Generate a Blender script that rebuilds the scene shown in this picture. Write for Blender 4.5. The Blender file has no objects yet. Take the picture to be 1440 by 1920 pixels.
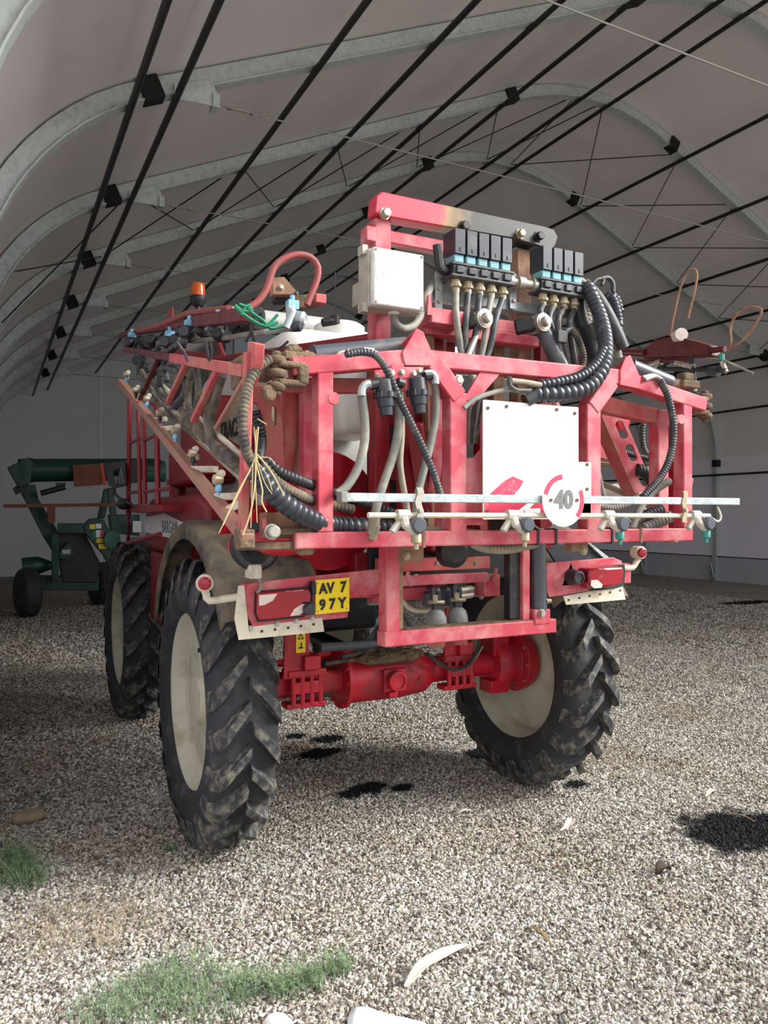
import bpy, bmesh, math, random
from mathutils import Vector, Matrix, noise
random.seed(7)
SC = bpy.context.scene
COL = SC.collection
PI = math.pi
# ------------------------------------------------------------------ camera
F = 1442.0; HOR = 965.0; CH = 1.78; TH = math.radians(27.0)
SN, CS = math.sin(TH), math.cos(TH)
cd = bpy.data.cameras.new('camera'); cam = bpy.data.objects.new('camera', cd); COL.objects.link(cam)
cd.sensor_fit = 'VERTICAL'; cd.sensor_height = 36.0; cd.lens = F/1920*36.0
cd.clip_end = 400; cd.clip_start = 0.05
cam.location = (0, 0, CH)
cam.rotation_euler = (math.radians(90)+math.atan(5/F), 0, -TH)
SC.camera = cam
# ------------------------------------------------------------------ world, sun, exposure
w = bpy.data.worlds.new('sky'); SC.world = w; w.use_nodes = True
bg = w.node_tree.nodes['Background']
bg.inputs[0].default_value = (0.93, 0.96, 1.0, 1); bg.inputs[1].default_value = 0.6
sd = bpy.data.lights.new('sun', 'SUN'); sd.energy = 3.4; sd.angle = math.radians(36); sd.color = (1.0, 0.985, 0.96)
so = bpy.data.objects.new('sun', sd); COL.objects.link(so)
# a veiled sun behind the camera on the right shines in through the open end
so.rotation_euler = Vector((-0.76, 0.44, -0.58)).to_track_quat('-Z', 'Y').to_euler()
vs = SC.view_settings
vs.view_transform = 'Standard'; vs.look = 'None'; vs.gamma = 1.0; vs.use_curve_mapping = False
vs.exposure = 1.28
# ------------------------------------------------------------------ helpers
def P(x, y, X=None, Y=None, Z=None, d=None):
    """a world point that the photograph's pixel (x, y) shows, on a known plane"""
    u = (x-720)/F; v = (HOR-y)/F
    a = SN+u*CS; b = CS-u*SN
    if X is not None: d = X/a
    elif Y is not None: d = Y/b
    elif Z is not None: d = (Z-CH)/v
    return Vector((a*d, b*d, CH+v*d))
def PL(Y, pts): return [P(p[0], p[1], Y=(p[2] if len(p) > 2 else Y)) for p in pts]
def PX(X, pts): return [P(p[0], p[1], X=(p[2] if len(p) > 2 else X)) for p in pts]

class G:
    """collects geometry in world coordinates"""
    def __init__(s): s.v = []; s.f = []
    def add(s, vs, fs):
        o = len(s.v); s.v += [Vector(a) for a in vs]; s.f += [[i+o for i in f] for f in fs]; return s
    def box(s, c, sz, M=None):
        c = Vector(c); h = Vector(sz)/2
        vs = [Vector((x*h.x, y*h.y, z*h.z)) for x in (-1, 1) for y in (-1, 1) for z in (-1, 1)]
        if M is not None: vs = [M @ a for a in vs]
        return s.add([c+a for a in vs], [(0,1,3,2),(4,6,7,5),(0,4,5,1),(2,3,7,6),(0,2,6,4),(1,5,7,3)])
    def bx(s, x0, x1, y0, y1, z0, z1): return s.box(((x0+x1)/2,(y0+y1)/2,(z0+z1)/2),(abs(x1-x0),abs(y1-y0),abs(z1-z0)))
    def beam(s, p, q, w, h, up=(0,0,1)):
        """box from p to q, w across, h along up"""
        p = Vector(p); q = Vector(q); t = (q-p).normalized(); up = Vector(up)
        if abs(t.dot(up)) > 0.98: up = Vector((0,1,0))
        sd_ = t.cross(up).normalized(); u2 = sd_.cross(t).normalized()
        vs = []
        for e in (p, q):
            for a, b in ((-1,-1),(1,-1),(1,1),(-1,1)): vs.append(e+sd_*(a*w/2)+u2*(b*h/2))
        return s.add(vs, [(3,2,1,0),(4,5,6,7),(0,1,5,4),(1,2,6,5),(2,3,7,6),(3,0,4,7)])
    def tube(s, pts, r, n=10, caps=True):
        pts = [Vector(p) for p in pts]
        rs = r if isinstance(r, (list, tuple)) else [r]*len(pts)
        t0 = (pts[1]-pts[0]).normalized()
        a = Vector((0,0,1)) if abs(t0.z) < 0.9 else Vector((1,0,0))
        nrm = t0.cross(a).normalized(); vs = []; m = len(pts)
        for i in range(m):
            if i == 0: t = (pts[1]-pts[0])
            elif i == m-1: t = (pts[-1]-pts[-2])
            else: t = (pts[i+1]-pts[i-1])
            if t.length < 1e-9: t = t0.copy()
            t = t.normalized(); nrm = (nrm-t*nrm.dot(t)).normalized(); b = t.cross(nrm)
            for k in range(n):
                an = 2*PI*k/n; vs.append(pts[i]+(nrm*math.cos(an)+b*math.sin(an))*rs[i])
        fs = [(i*n+k, i*n+(k+1) % n, (i+1)*n+(k+1) % n, (i+1)*n+k) for i in range(m-1) for k in range(n)]
        if caps: fs += [tuple(range(n))[::-1], tuple(range((m-1)*n, m*n))]
        return s.add(vs, fs)
    def cyl(s, p, q, r, n=14, r2=None): return s.tube([p, q], [r, r if r2 is None else r2], n)
    def lathe(s, o, ax, prof, n=24, closed=False, caps=True):
        """prof = [(along axis, radius)]"""
        o = Vector(o); ax = Vector(ax).normalized()
        a = Vector((0,0,1)) if abs(ax.z) < 0.9 else Vector((1,0,0))
        e1 = ax.cross(a).normalized(); e2 = ax.cross(e1); vs = []; m = len(prof)
        for t, r in prof:
            for k in range(n):
                an = 2*PI*k/n; vs.append(o+ax*t+(e1*math.cos(an)+e2*math.sin(an))*r)
        fs = [(i*n+k, i*n+(k+1) % n, (i+1)*n+(k+1) % n, (i+1)*n+k) for i in range(m-1) for k in range(n)]
        if closed: fs += [((m-1)*n+k, (m-1)*n+(k+1) % n, (k+1) % n, k) for k in range(n)]
        elif caps:
            if prof[0][1] > 1e-6: fs.append(tuple(range(n))[::-1])
            if prof[-1][1] > 1e-6: fs.append(tuple(range((m-1)*n, m*n)))
        return s.add(vs, fs)
    def plate(s, pts, th, nrm=None, holes=()):
        """flat outline (with holes) given thickness th along nrm"""
        bm = bmesh.new()
        def loop(ps):
            vs = [bm.verts.new(p) for p in ps]
            for i in range(len(vs)): bm.edges.new((vs[i], vs[(i+1) % len(vs)]))
        loop(pts)
        for h in holes: loop(h)
        if nrm is None:
            nrm = Vector((0,0,0)); c = sum((Vector(p) for p in pts), Vector())/len(pts)
            for i in range(len(pts)): nrm += (Vector(pts[i])-c).cross(Vector(pts[(i+1) % len(pts)])-c)
        nrm = Vector(nrm).normalized()
        bmesh.ops.triangle_fill(bm, use_beauty=True, edges=bm.edges[:], normal=nrm)
        r = bmesh.ops.extrude_face_region(bm, geom=bm.faces[:])
        bmesh.ops.translate(bm, vec=nrm*th, verts=[g for g in r['geom'] if isinstance(g, bmesh.types.BMVert)])
        bmesh.ops.recalc_face_normals(bm, faces=bm.faces[:])
        bm.verts.index_update()
        s.add([v.co.copy() for v in bm.verts], [[v.index for v in f.verts] for f in bm.faces]); bm.free(); return s
    def ball(s, c, r, n=12, m=8, sc=(1,1,1)):
        c = Vector(c); vs = []; fs = []
        for i in range(m+1):
            a = PI*i/m
            for k in range(n):
                b = 2*PI*k/n
                vs.append(c+Vector((r*sc[0]*math.sin(a)*math.cos(b), r*sc[1]*math.sin(a)*math.sin(b), r*sc[2]*math.cos(a))))
        for i in range(m):
            for k in range(n): fs.append((i*n+k, (i+1)*n+k, (i+1)*n+(k+1) % n, i*n+(k+1) % n))
        return s.add(vs, fs)

WORLD = {}
def origin(o): return WORLD.get(o.name, Vector((0,0,0))) if o else Vector((0,0,0))
def link(o, parent, wpos):
    COL.objects.link(o); WORLD[o.name] = Vector(wpos)
    if parent: o.parent = parent
    o.location = Vector(wpos)-origin(parent)
    return o
def part(name, g, mat, parent=None, bev=0.0, label=None, kind=None, smooth=True, at=None, sharp=35, fixn=True):
    """links the collected geometry as ONE mesh object, its origin at its own middle"""
    if at is None:
        lo = Vector((min(v.x for v in g.v), min(v.y for v in g.v), min(v.z for v in g.v)))
        hi = Vector((max(v.x for v in g.v), max(v.y for v in g.v), max(v.z for v in g.v)))
        at = (lo+hi)/2; at.z = lo.z if parent is None else at.z
    at = Vector(at)
    me = bpy.data.meshes.new(name)
    me.from_pydata([v-at for v in g.v], [], g.f); me.validate(); me.update()
    if fixn:
        bm = bmesh.new(); bm.from_mesh(me); bmesh.ops.recalc_face_normals(bm, faces=bm.faces[:]); bm.to_mesh(me); bm.free()
    if smooth:
        me.polygons.foreach_set('use_smooth', [True]*len(me.polygons)); me.set_sharp_from_angle(angle=math.radians(sharp))
    mats = mat if isinstance(mat, (list, tuple)) else [mat]
    for m_ in mats: me.materials.append(M[m_])
    o = bpy.data.objects.new(name, me); link(o, parent, at)
    if bev:
        b = o.modifiers.new('bevel', 'BEVEL'); b.width = bev; b.segments = 2; b.limit_method = 'ANGLE'; b.angle_limit = math.radians(50)
    if label: o['label'] = label
    if kind: o['kind'] = kind
    return o
def same(o, wpos, parent, rot=None):
    c = o.copy(); link(c, parent, wpos)
    if rot is not None: c.rotation_euler = rot
    return c
def thing(name, label, cat, at, group=None):
    o = bpy.data.objects.new(name, None); o.empty_display_size = 0.2; link(o, None, at)
    o['label'] = label; o['category'] = cat
    if group: o['group'] = group
    return o
def tag(o, label, cat=None, group=None, kind=None):
    o['label'] = label
    if cat: o['category'] = cat
    if group: o['group'] = group
    if kind: o['kind'] = kind
    return o
def spline(ctrl, step=0.012):
    c = [Vector(p) for p in ctrl]; c = [c[0]*2-c[1]]+c+[c[-1]*2-c[-2]]; out = []
    for i in range(1, len(c)-2):
        p0, p1, p2, p3 = c[i-1:i+3]; n = max(2, int((p2-p1).length/step))
        for k in range(n):
            t = k/n
            out.append(0.5*((2*p1)+(p2-p0)*t+(2*p0-5*p1+4*p2-p3)*t*t+(3*p1-p0-3*p2+p3)*t**3))
    out.append(c[-2]); return out
def hose(name, ctrl, r, mat, parent, corr=0, label=None, n=10):
    """smooth hose, or one with ribs every `corr` metres"""
    g = G()
    if corr:
        pts = spline(ctrl, corr/4); rs = []
        for i in range(len(pts)):
            k = i % 4; rs.append(r*(0.80 if k == 0 else 1.0 if k in (1, 2) else 0.97))
        g.tube(pts, rs, n)
    else: g.tube(spline(ctrl, 0.03), r, n)
    return part(name, g, mat, parent, label=label, sharp=60)
def bolt(parent, c, ax=(0,-1,0), r=0.014, h=0.012, mat='steel', name='bolt'):
    ax = Vector(ax).normalized(); c = Vector(c); g = G()
    g.lathe(c-ax*0.004, ax, [(0, r*1.35), (0.005, r*1.35), (0.0051, r), (h, r), (h+0.002, r*0.85)], 6)
    return part(name, g, mat, parent, smooth=False)
def text_geo(s, size, o, right, up, depth=0.002, scx=1.0, bold=0.0):
    cu = bpy.data.curves.new('t', 'FONT'); cu.body = s; cu.size = size; cu.extrude = depth/2; cu.align_x = 'CENTER'; cu.align_y = 'CENTER'
    cu.resolution_u = 3; cu.offset = bold
    ob = bpy.data.objects.new('t', cu); COL.objects.link(ob)
    dg = bpy.context.evaluated_depsgraph_get(); me = bpy.data.meshes.new_from_object(ob.evaluated_get(dg))
    right = Vector(right).normalized(); up = Vector(up).normalized(); nn = right.cross(up); o = Vector(o)
    g = G(); g.add([o+right*(v.co.x*scx)+up*v.co.y+nn*v.co.z for v in me.vertices], [list(p.vertices) for p in me.polygons])
    bpy.data.objects.remove(ob); bpy.data.meshes.remove(me); return g
# ------------------------------------------------------------------ materials
M = {}
def rgb(r, g, b):
    def c(x):
        x /= 255.0; return x/12.92 if x <= 0.04045 else ((x+0.055)/1.055)**2.4
    return (c(r), c(g), c(b), 1)
def mat(name, base, rough=0.5, metal=0.0, dirt=None, amt=0.5, scale=8.0, bump=0.0, bscale=40, spec=0.5, base2=None, coat=0.0, emit=None, grunge=0.0):
    m = bpy.data.materials.new(name); m.use_nodes = True; M[name] = m
    nt = m.node_tree; N = nt.nodes; L = nt.links; b = N['Principled BSDF']
    b.inputs['Roughness'].default_value = rough; b.inputs['Metallic'].default_value = metal
    b.inputs['Specular IOR Level'].default_value = spec; b.inputs['Coat Weight'].default_value = coat
    b.inputs['Base Color'].default_value = base
    geo = N.new('ShaderNodeNewGeometry'); col = None
    def nz(sc, det=6, ro=0.6):
        t = N.new('ShaderNodeTexNoise'); t.inputs['Scale'].default_value = sc; t.inputs['Detail'].default_value = det; t.inputs['Roughness'].default_value = ro
        L.new(geo.outputs['Position'], t.inputs['Vector']); return t.outputs['Fac']
    def ramp(s, lo, hi):
        r = N.new('ShaderNodeMapRange'); r.inputs['From Min'].default_value = lo; r.inputs['From Max'].default_value = hi; L.new(s, r.inputs['Value']); return r.outputs['Result']
    def mix(f, a, c):
        x = N.new('ShaderNodeMix'); x.data_type = 'RGBA'
        if isinstance(f, float): x.inputs['Factor'].default_value = f
        else: L.new(f, x.inputs['Factor'])
        for v, i in ((a, 6), (c, 7)):
            if isinstance(v, tuple): x.inputs[i].default_value = v
            else: L.new(v, x.inputs[i])
        return x.outputs[2]
    col = base
    if base2: col = mix(ramp(nz(scale*0.6, 3), 0.4, 0.62), col, base2)
    if dirt:
        f = ramp(nz(scale), 0.68-amt*0.5, 0.95-amt*0.35)
        col = mix(f, col, dirt)
        rr = N.new('ShaderNodeMapRange'); rr.inputs['To Min'].default_value = rough; rr.inputs['To Max'].default_value = 0.9; L.new(f, rr.inputs['Value']); L.new(rr.outputs['Result'], b.inputs['Roughness'])
    if grunge:
        f = ramp(nz(scale*5, 8, 0.7), 0.55, 0.75); mm = N.new('ShaderNodeMath'); mm.operation = 'MULTIPLY'; mm.inputs[1].default_value = grunge; L.new(f, mm.inputs[0])
        col = mix(mm.outputs[0], col, (0.03, 0.022, 0.015, 1))
    if not isinstance(col, tuple): L.new(col, b.inputs['Base Color'])
    if bump:
        bp = N.new('ShaderNodeBump'); bp.inputs['Strength'].default_value = bump; bp.inputs['Distance'].default_value = 0.01
        L.new(nz(bscale), bp.inputs['Height']); L.new(bp.outputs['Normal'], b.inputs['Normal'])
    if emit: b.inputs['Emission Color'].default_value = base; b.inputs['Emission Strength'].default_value = emit
    return m
DUST = rgb(196, 170, 140); SOIL = rgb(120, 95, 68)
mat('red', rgb(190, 66, 82), 0.42, dirt=rgb(214, 152, 150), amt=0.46, scale=7, grunge=0.25)
mat('red_deep', rgb(134, 16, 30), 0.4, dirt=rgb(120, 60, 55), amt=0.25, scale=6, grunge=0.3)
mat('red_axle', rgb(188, 24, 46), 0.33, dirt=rgb(96, 44, 44), amt=0.42, scale=7, grunge=0.6)
mat('boom_dusty', rgb(158, 98, 90), 0.7, dirt=rgb(150, 126, 102), amt=0.75, scale=9, grunge=0.35)
mat('boom_brown', rgb(142, 62, 62), 0.55, dirt=rgb(120, 84, 70), amt=0.5, scale=12, grunge=0.4)
mat('red_dusty', rgb(180, 72, 78), 0.6, dirt=rgb(172, 128, 106), amt=0.6, scale=9, grunge=0.35)
mat('red_dark', rgb(88, 8, 18), 0.45, dirt=rgb(40, 8, 12), amt=0.35, scale=10)
mat('tan_rust', rgb(150, 116, 92), 0.8, dirt=rgb(110, 70, 58), amt=0.5, scale=14, bump=0.3, bscale=60)
mat('caked', rgb(112, 94, 74), 0.95, dirt=rgb(72, 58, 46), amt=0.6, scale=18, bump=0.9, bscale=55, base2=rgb(138, 116, 92))
mat('cream', rgb(208, 200, 180), 0.55, dirt=rgb(150, 130, 100), amt=0.35, scale=10, grunge=0.2)
mat('rim', rgb(200, 198, 178), 0.5, dirt=rgb(146, 128, 92), amt=0.32, scale=5, grunge=0.25)
mat('cream_metal', rgb(196, 190, 176), 0.45, metal=0.2, dirt=rgb(140, 126, 104), amt=0.35, scale=30)
mat('rubber', rgb(46, 48, 52), 0.7, dirt=rgb(92, 90, 86), amt=0.34, scale=9, bump=0.25, bscale=90)
mat('rubber_lug', rgb(50, 52, 57), 0.7, dirt=rgb(150, 142, 124), amt=0.44, scale=22, bump=0.3, bscale=90)
mat('fender', rgb(66, 65, 64), 0.7, dirt=rgb(152, 136, 110), amt=0.62, scale=5, bump=0.2, bscale=50)
mat('black', rgb(30, 31, 34), 0.5, dirt=rgb(100, 92, 80), amt=0.2, scale=12)
mat('black_gloss', rgb(46, 50, 58), 0.35, dirt=rgb(120, 112, 100), amt=0.2, scale=12)
mat('hose', rgb(54, 56, 60), 0.5, dirt=rgb(128, 122, 108), amt=0.35, scale=14)
mat('hose_grey', rgb(120, 120, 114), 0.6, dirt=rgb(168, 160, 140), amt=0.4, scale=16)
mat('hose_dusty', rgb(64, 62, 58), 0.75, dirt=rgb(136, 120, 94), amt=0.5, scale=14)
mat('hose_tan', rgb(150, 142, 124), 0.7, dirt=rgb(110, 100, 84), amt=0.4, scale=14)
mat('steel', rgb(176, 172, 162), 0.4, metal=0.7, dirt=rgb(140, 120, 96), amt=0.4, scale=20)
mat('galv', rgb(160, 168, 170), 0.42, metal=0.55, dirt=rgb(196, 202, 202), amt=0.5, scale=22)
mat('galv_arch', rgb(194, 202, 200), 0.5, metal=0.25, dirt=rgb(166, 174, 170), amt=0.5, scale=16)
mat('chrome', rgb(210, 214, 218), 0.15, metal=1.0)
mat('white', rgb(232, 232, 228), 0.45, dirt=rgb(190, 180, 160), amt=0.2, scale=8)
mat('box_grey', rgb(222, 224, 220), 0.5, dirt=rgb(150, 152, 152), amt=0.36, scale=11)
mat('box_peel', rgb(168, 170, 170), 0.6, dirt=rgb(206, 207, 204), amt=0.5, scale=40)
mat('box_side', rgb(176, 172, 160), 0.6, dirt=rgb(140, 126, 104), amt=0.4, scale=14)
mat('tank', rgb(226, 226, 220), 0.4, dirt=rgb(196, 190, 172), amt=0.3, scale=3)
mat('tank_beige', rgb(186, 174, 148), 0.5, dirt=rgb(150, 136, 108), amt=0.4, scale=4)
mat('panel_beige', rgb(150, 138, 116), 0.6, dirt=rgb(110, 98, 80), amt=0.4, scale=8)
mat('teal', rgb(112, 166, 176), 0.55, dirt=rgb(150, 156, 150), amt=0.4, scale=18)
mat('blue_cap', rgb(120, 176, 206), 0.5, dirt=rgb(160, 168, 160), amt=0.3, scale=18)
mat('green_cap', rgb(40, 130, 118), 0.5)
mat('rope', rgb(30, 120, 88), 0.8)
mat('brass', rgb(168, 156, 128), 0.45, metal=0.4, dirt=rgb(120, 104, 80), amt=0.4, scale=20)
mat('amber', rgb(206, 92, 20), 0.2, coat=0.4)
mat('lens_red', rgb(150, 14, 34), 0.15, dirt=rgb(196, 120, 124), amt=0.22, scale=14, coat=0.3)
mat('lens_clear', rgb(222, 206, 196), 0.25, dirt=rgb(190, 160, 150), amt=0.4, scale=20)
mat('yellow', rgb(246, 216, 20), 0.45)
mat('ink', rgb(22, 24, 24), 0.6)
mat('ink_grey', rgb(110, 108, 108), 0.7)
mat('cylinder', rgb(74, 78, 86), 0.35, dirt=rgb(130, 116, 96), amt=0.25, scale=9)
mat('bottle', rgb(140, 142, 138), 0.55, dirt=rgb(92, 92, 90), amt=0.5, scale=14)
mat('straw', rgb(190, 166, 122), 0.8)
mat('husk', rgb(222, 208, 184), 0.75, dirt=rgb(190, 168, 138), amt=0.3, scale=30)
mat('green_paint', rgb(22, 66, 58), 0.4, dirt=rgb(30, 48, 44), amt=0.4, scale=5)
mat('green_panel', rgb(58, 106, 92), 0.5)
mat('brown_panel', rgb(122, 66, 44), 0.6, dirt=rgb(90, 50, 38), amt=0.4, scale=4)
mat('orange', rgb(200, 70, 36), 0.6)
mat('italy_green', rgb(20, 120, 80)); mat('italy_red', rgb(206, 60, 80))
mat('glass_dark', rgb(26, 32, 38), 0.08, coat=0.5)
mat('mirror_glass', rgb(150, 158, 160), 0.05, metal=1.0)
mat('purlin', rgb(36, 37, 38), 0.45)
mat('strap', rgb(14, 14, 15), 0.8)
mat('cable', rgb(150, 148, 142), 0.5, metal=0.5)
mat('stone', rgb(150, 132, 112), 0.9, dirt=rgb(110, 94, 78), amt=0.4, scale=20, bump=0.5, bscale=60)
mat('clod', rgb(62, 50, 40), 0.95, bump=0.8, bscale=60)
mat('wood', rgb(206, 180, 140), 0.7, dirt=rgb(160, 130, 90), amt=0.4, scale=20)
mat('paper', rgb(236, 238, 240), 0.7)
mat('rag', rgb(222, 220, 214), 0.9)
mat('hay', rgb(120, 98, 68), 0.9, dirt=rgb(78, 60, 42), amt=0.5, scale=60)
mat('sign_red', rgb(206, 52, 82), 0.45, dirt=rgb(232, 176, 180), amt=0.3, scale=14)
mat('reflect_white', rgb(238, 238, 236), 0.4, dirt=rgb(214, 208, 200), amt=0.2, scale=10)
def fabric(name, base, dark, transl):
    m = mat(name, base, 0.65, dirt=dark, amt=0.4, scale=0.9); nt = m.node_tree; N = nt.nodes; L = nt.links
    tr = N.new('ShaderNodeBsdfTranslucent'); tr.inputs[0].default_value = base
    mx = N.new('ShaderNodeMixShader'); mx.inputs[0].default_value = transl
    L.new(N['Principled BSDF'].outputs[0], mx.inputs[1]); L.new(tr.outputs[0], mx.inputs[2]); L.new(mx.outputs[0], N['Material Output'].inputs[0])
    wv = N.new('ShaderNodeTexNoise'); wv.inputs['Scale'].default_value = 1.4; wv.inputs['Detail'].default_value = 2
    bp = N.new('ShaderNodeBump'); bp.inputs['Strength'].default_value = 0.12; bp.inputs['Distance'].default_value = 0.15
    L.new(N['Geometry'].outputs['Position'], wv.inputs['Vector']); L.new(wv.outputs['Fac'], bp.inputs['Height']); L.new(bp.outputs['Normal'], N['Principled BSDF'].inputs['Normal'])
    return m
fabric('cover', rgb(203, 196, 195), rgb(191, 184, 183), 0.018)
fabric('cover_wall', rgb(196, 192, 202), rgb(186, 182, 192), 0.03)
fabric('cover_end', rgb(190, 192, 192), rgb(178, 180, 182), 0.04)
# ------------------------------------------------------------------ ground
STAINS = [(1385, 1555, 0.42, 0.30), (600, 1412, 0.20, 0.13), (615, 1385, 0.16, 0.12), (690, 1478, 0.16, 0.10), (655, 1488, 0.10, 0.08), (755, 1478, 0.10, 0.07), (915, 1412, 0.22, 0.16), (1080, 1470, 0.10, 0.08), (1405, 1130, 0.9, 0.25), (555, 1380, 0.1, 0.08)]
def stain_mask(nt, pos):
    N, L = nt.nodes, nt.links
    nz = N.new('ShaderNodeTexNoise'); nz.inputs['Scale'].default_value = 7.0; nz.inputs['Detail'].default_value = 6; L.new(pos, nz.inputs['Vector'])
    acc = None
    for x, y, rx, ry in STAINS:
        c = P(x, y, Z=0)
        s = N.new('ShaderNodeVectorMath'); s.operation = 'SUBTRACT'; s.inputs[1].default_value = (c.x, c.y, 0); L.new(pos, s.inputs[0])
        k = N.new('ShaderNodeVectorMath'); k.operation = 'MULTIPLY'; k.inputs[1].default_value = (1/rx, 1/ry, 0); L.new(s.outputs[0], k.inputs[0])
        l = N.new('ShaderNodeVectorMath'); l.operation = 'LENGTH'; L.new(k.outputs[0], l.inputs[0])
        a = N.new('ShaderNodeMath'); a.operation = 'MULTIPLY_ADD'; a.inputs[1].default_value = 1.3; L.new(nz.outputs['Fac'], a.inputs[0]); L.new(l.outputs['Value'], a.inputs[2])
        r = N.new('ShaderNodeMapRange'); r.inputs['From Min'].default_value = 1.75; r.inputs['From Max'].default_value = 1.35; L.new(a.outputs[0], r.inputs['Value'])
        if acc is None: acc = r.outputs['Result']
        else:
            m = N.new('ShaderNodeMath'); m.operation = 'MAXIMUM'; L.new(acc, m.inputs[0]); L.new(r.outputs['Result'], m.inputs[1]); acc = m.outputs[0]
    return acc
def mixc(nt, f, a, b, mode='MIX'):
    x = nt.nodes.new('ShaderNodeMix'); x.data_type = 'RGBA'; x.blend_type = mode
    if isinstance(f, (int, float)): x.inputs['Factor'].default_value = f
    else: nt.links.new(f, x.inputs['Factor'])
    for v, i in ((a, 6), (b, 7)):
        if isinstance(v, tuple): x.inputs[i].default_value = v
        else: nt.links.new(v, x.inputs[i])
    return x.outputs[2]
def ground_mat():
    m = bpy.data.materials.new('gravel_ground'); m.use_nodes = True; M['gravel_ground'] = m; nt = m.node_tree; N, L = nt.nodes, nt.links
    b = N['Principled BSDF']; b.inputs['Roughness'].default_value = 0.95; b.inputs['Specular IOR Level'].default_value = 0.15
    pos = N.new('ShaderNodeNewGeometry').outputs['Position']
    vo = N.new('ShaderNodeTexVoronoi'); vo.inputs['Scale'].default_value = 42; L.new(pos, vo.inputs['Vector'])
    ve = N.new('ShaderNodeTexVoronoi'); ve.feature = 'DISTANCE_TO_EDGE'; ve.inputs['Scale'].default_value = 42; L.new(pos, ve.inputs['Vector'])
    sp = N.new('ShaderNodeSeparateColor'); L.new(vo.outputs['Color'], sp.inputs[0])
    cr = N.new('ShaderNodeValToRGB'); e = cr.color_ramp.elements
    e[0].position = 0; e[0].color = rgb(112, 104, 94); e[1].position = 1; e[1].color = rgb(244, 238, 226)
    q = cr.color_ramp.elements.new(0.5); q.color = rgb(198, 188, 172)
    L.new(sp.outputs[0], cr.inputs[0])
    n1 = N.new('ShaderNodeTexNoise'); n1.inputs['Scale'].default_value = 0.9; n1.inputs['Detail'].default_value = 5; L.new(pos, n1.inputs['Vector'])
    mr = N.new('ShaderNodeMapRange'); mr.inputs['From Min'].default_value = 0.42; mr.inputs['From Max'].default_value = 0.68; L.new(n1.outputs['Fac'], mr.inputs['Value'])
    c = mixc(nt, mr.outputs[0], cr.outputs[0], mixc(nt, 0.55, cr.outputs[0], rgb(172, 162, 148)))
    n2 = N.new('ShaderNodeTexNoise'); n2.inputs['Scale'].default_value = 120; n2.inputs['Detail'].default_value = 3; L.new(pos, n2.inputs['Vector'])
    c = mixc(nt, 0.35, c, n2.outputs['Color'], 'OVERLAY')
    c = mixc(nt, 1.0, c, rgb(244, 246, 250), 'MULTIPLY')
    c = mixc(nt, stain_mask(nt, pos), c, (0.010, 0.010, 0.012, 1))
    L.new(c, b.inputs['Base Color'])
    bp = N.new('ShaderNodeBump'); bp.inputs['Strength'].default_value = 1.0; bp.inputs['Distance'].default_value = 0.02
    mr2 = N.new('ShaderNodeMapRange'); mr2.inputs['From Max'].default_value = 0.3; L.new(ve.outputs['Distance'], mr2.inputs['Value'])
    L.new(mr2.outputs[0], bp.inputs['Height']); L.new(bp.outputs['Normal'], b.inputs['Normal'])
    return m
def pebble_mat():
    m = bpy.data.materials.new('pebble'); m.use_nodes = True; M['pebble'] = m; nt = m.node_tree; N, L = nt.nodes, nt.links
    b = N['Principled BSDF']; b.inputs['Roughness'].default_value = 0.85; b.inputs['Specular IOR Level'].default_value = 0.25
    oi = N.new('ShaderNodeObjectInfo'); cr = N.new('ShaderNodeValToRGB'); e = cr.color_ramp.elements
    e[0].position = 0; e[0].color = rgb(92, 84, 76); e[1].position = 1; e[1].color = rgb(246, 240, 228)
    for p_, c_ in ((0.2, rgb(134, 122, 108)), (0.45, rgb(202, 191, 172)), (0.6, rgb(176, 171, 164)), (0.8, rgb(224, 212, 192))):
        q = cr.color_ramp.elements.new(p_); q.color = c_
    L.new(oi.outputs['Random'], cr.inputs[0])
    pos = N.new('ShaderNodeNewGeometry').outputs['Position']
    n1 = N.new('ShaderNodeTexNoise'); n1.inputs['Scale'].default_value = 60; n1.inputs['Detail'].default_value = 4; L.new(pos, n1.inputs['Vector'])
    c = mixc(nt, 0.3, cr.outputs[0], n1.outputs['Color'], 'OVERLAY')
    n2 = N.new('ShaderNodeTexNoise'); n2.inputs['Scale'].default_value = 1.3; n2.inputs['Detail'].default_value = 5; L.new(pos, n2.inputs['Vector'])
    mr = N.new('ShaderNodeMapRange'); mr.inputs['From Min'].default_value = 0.46; mr.inputs['From Max'].default_value = 0.70; L.new(n2.outputs['Fac'], mr.inputs['Value'])
    c = mixc(nt, mr.outputs[0], c, rgb(236, 228, 216), 'MULTIPLY')
    c = mixc(nt, 1.0, c, rgb(224, 228, 234), 'MULTIPLY')
    c = mixc(nt, stain_mask(nt, pos), c, (0.012, 0.012, 0.014, 1))
    L.new(c, b.inputs['Base Color']); return m
ground_mat(); pebble_mat()
def hgt(x, y):
    return 0.018*noise.noise(Vector((x*0.9, y*0.9, 3.0)))+0.010*noise.noise(Vector((x*2.7, y*2.7, 9.0)))
g = G(); nx, ny = 140, 140; X0, X1, Y0, Y1 = -2.0, 15.0, 0.5, 17.0
for j in range(ny+1):
    for i in range(nx+1):
        x = X0+(X1-X0)*i/nx; y = Y0+(Y1-Y0)*j/ny
        ed = min(i, nx-i, j, ny-j)/8.0
        g.v.append(Vector((x, y, hgt(x, y)*min(1, ed))))
for j in range(ny):
    for i in range(nx): a = j*(nx+1)+i; g.f.append((a, a+1, a+nx+2, a+nx+1))
g.add([(-90,-90,0),(90,-90,0),(90,Y0,0),(-90,Y0,0)], [(0,1,2,3)])
g.add([(-90,Y1,0),(90,Y1,0),(90,60,0),(-90,60,0)], [(0,1,2,3)])
g.add([(-90,Y0,0),(X0,Y0,0),(X0,Y1,0),(-90,Y1,0)], [(0,1,2,3)])
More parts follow.
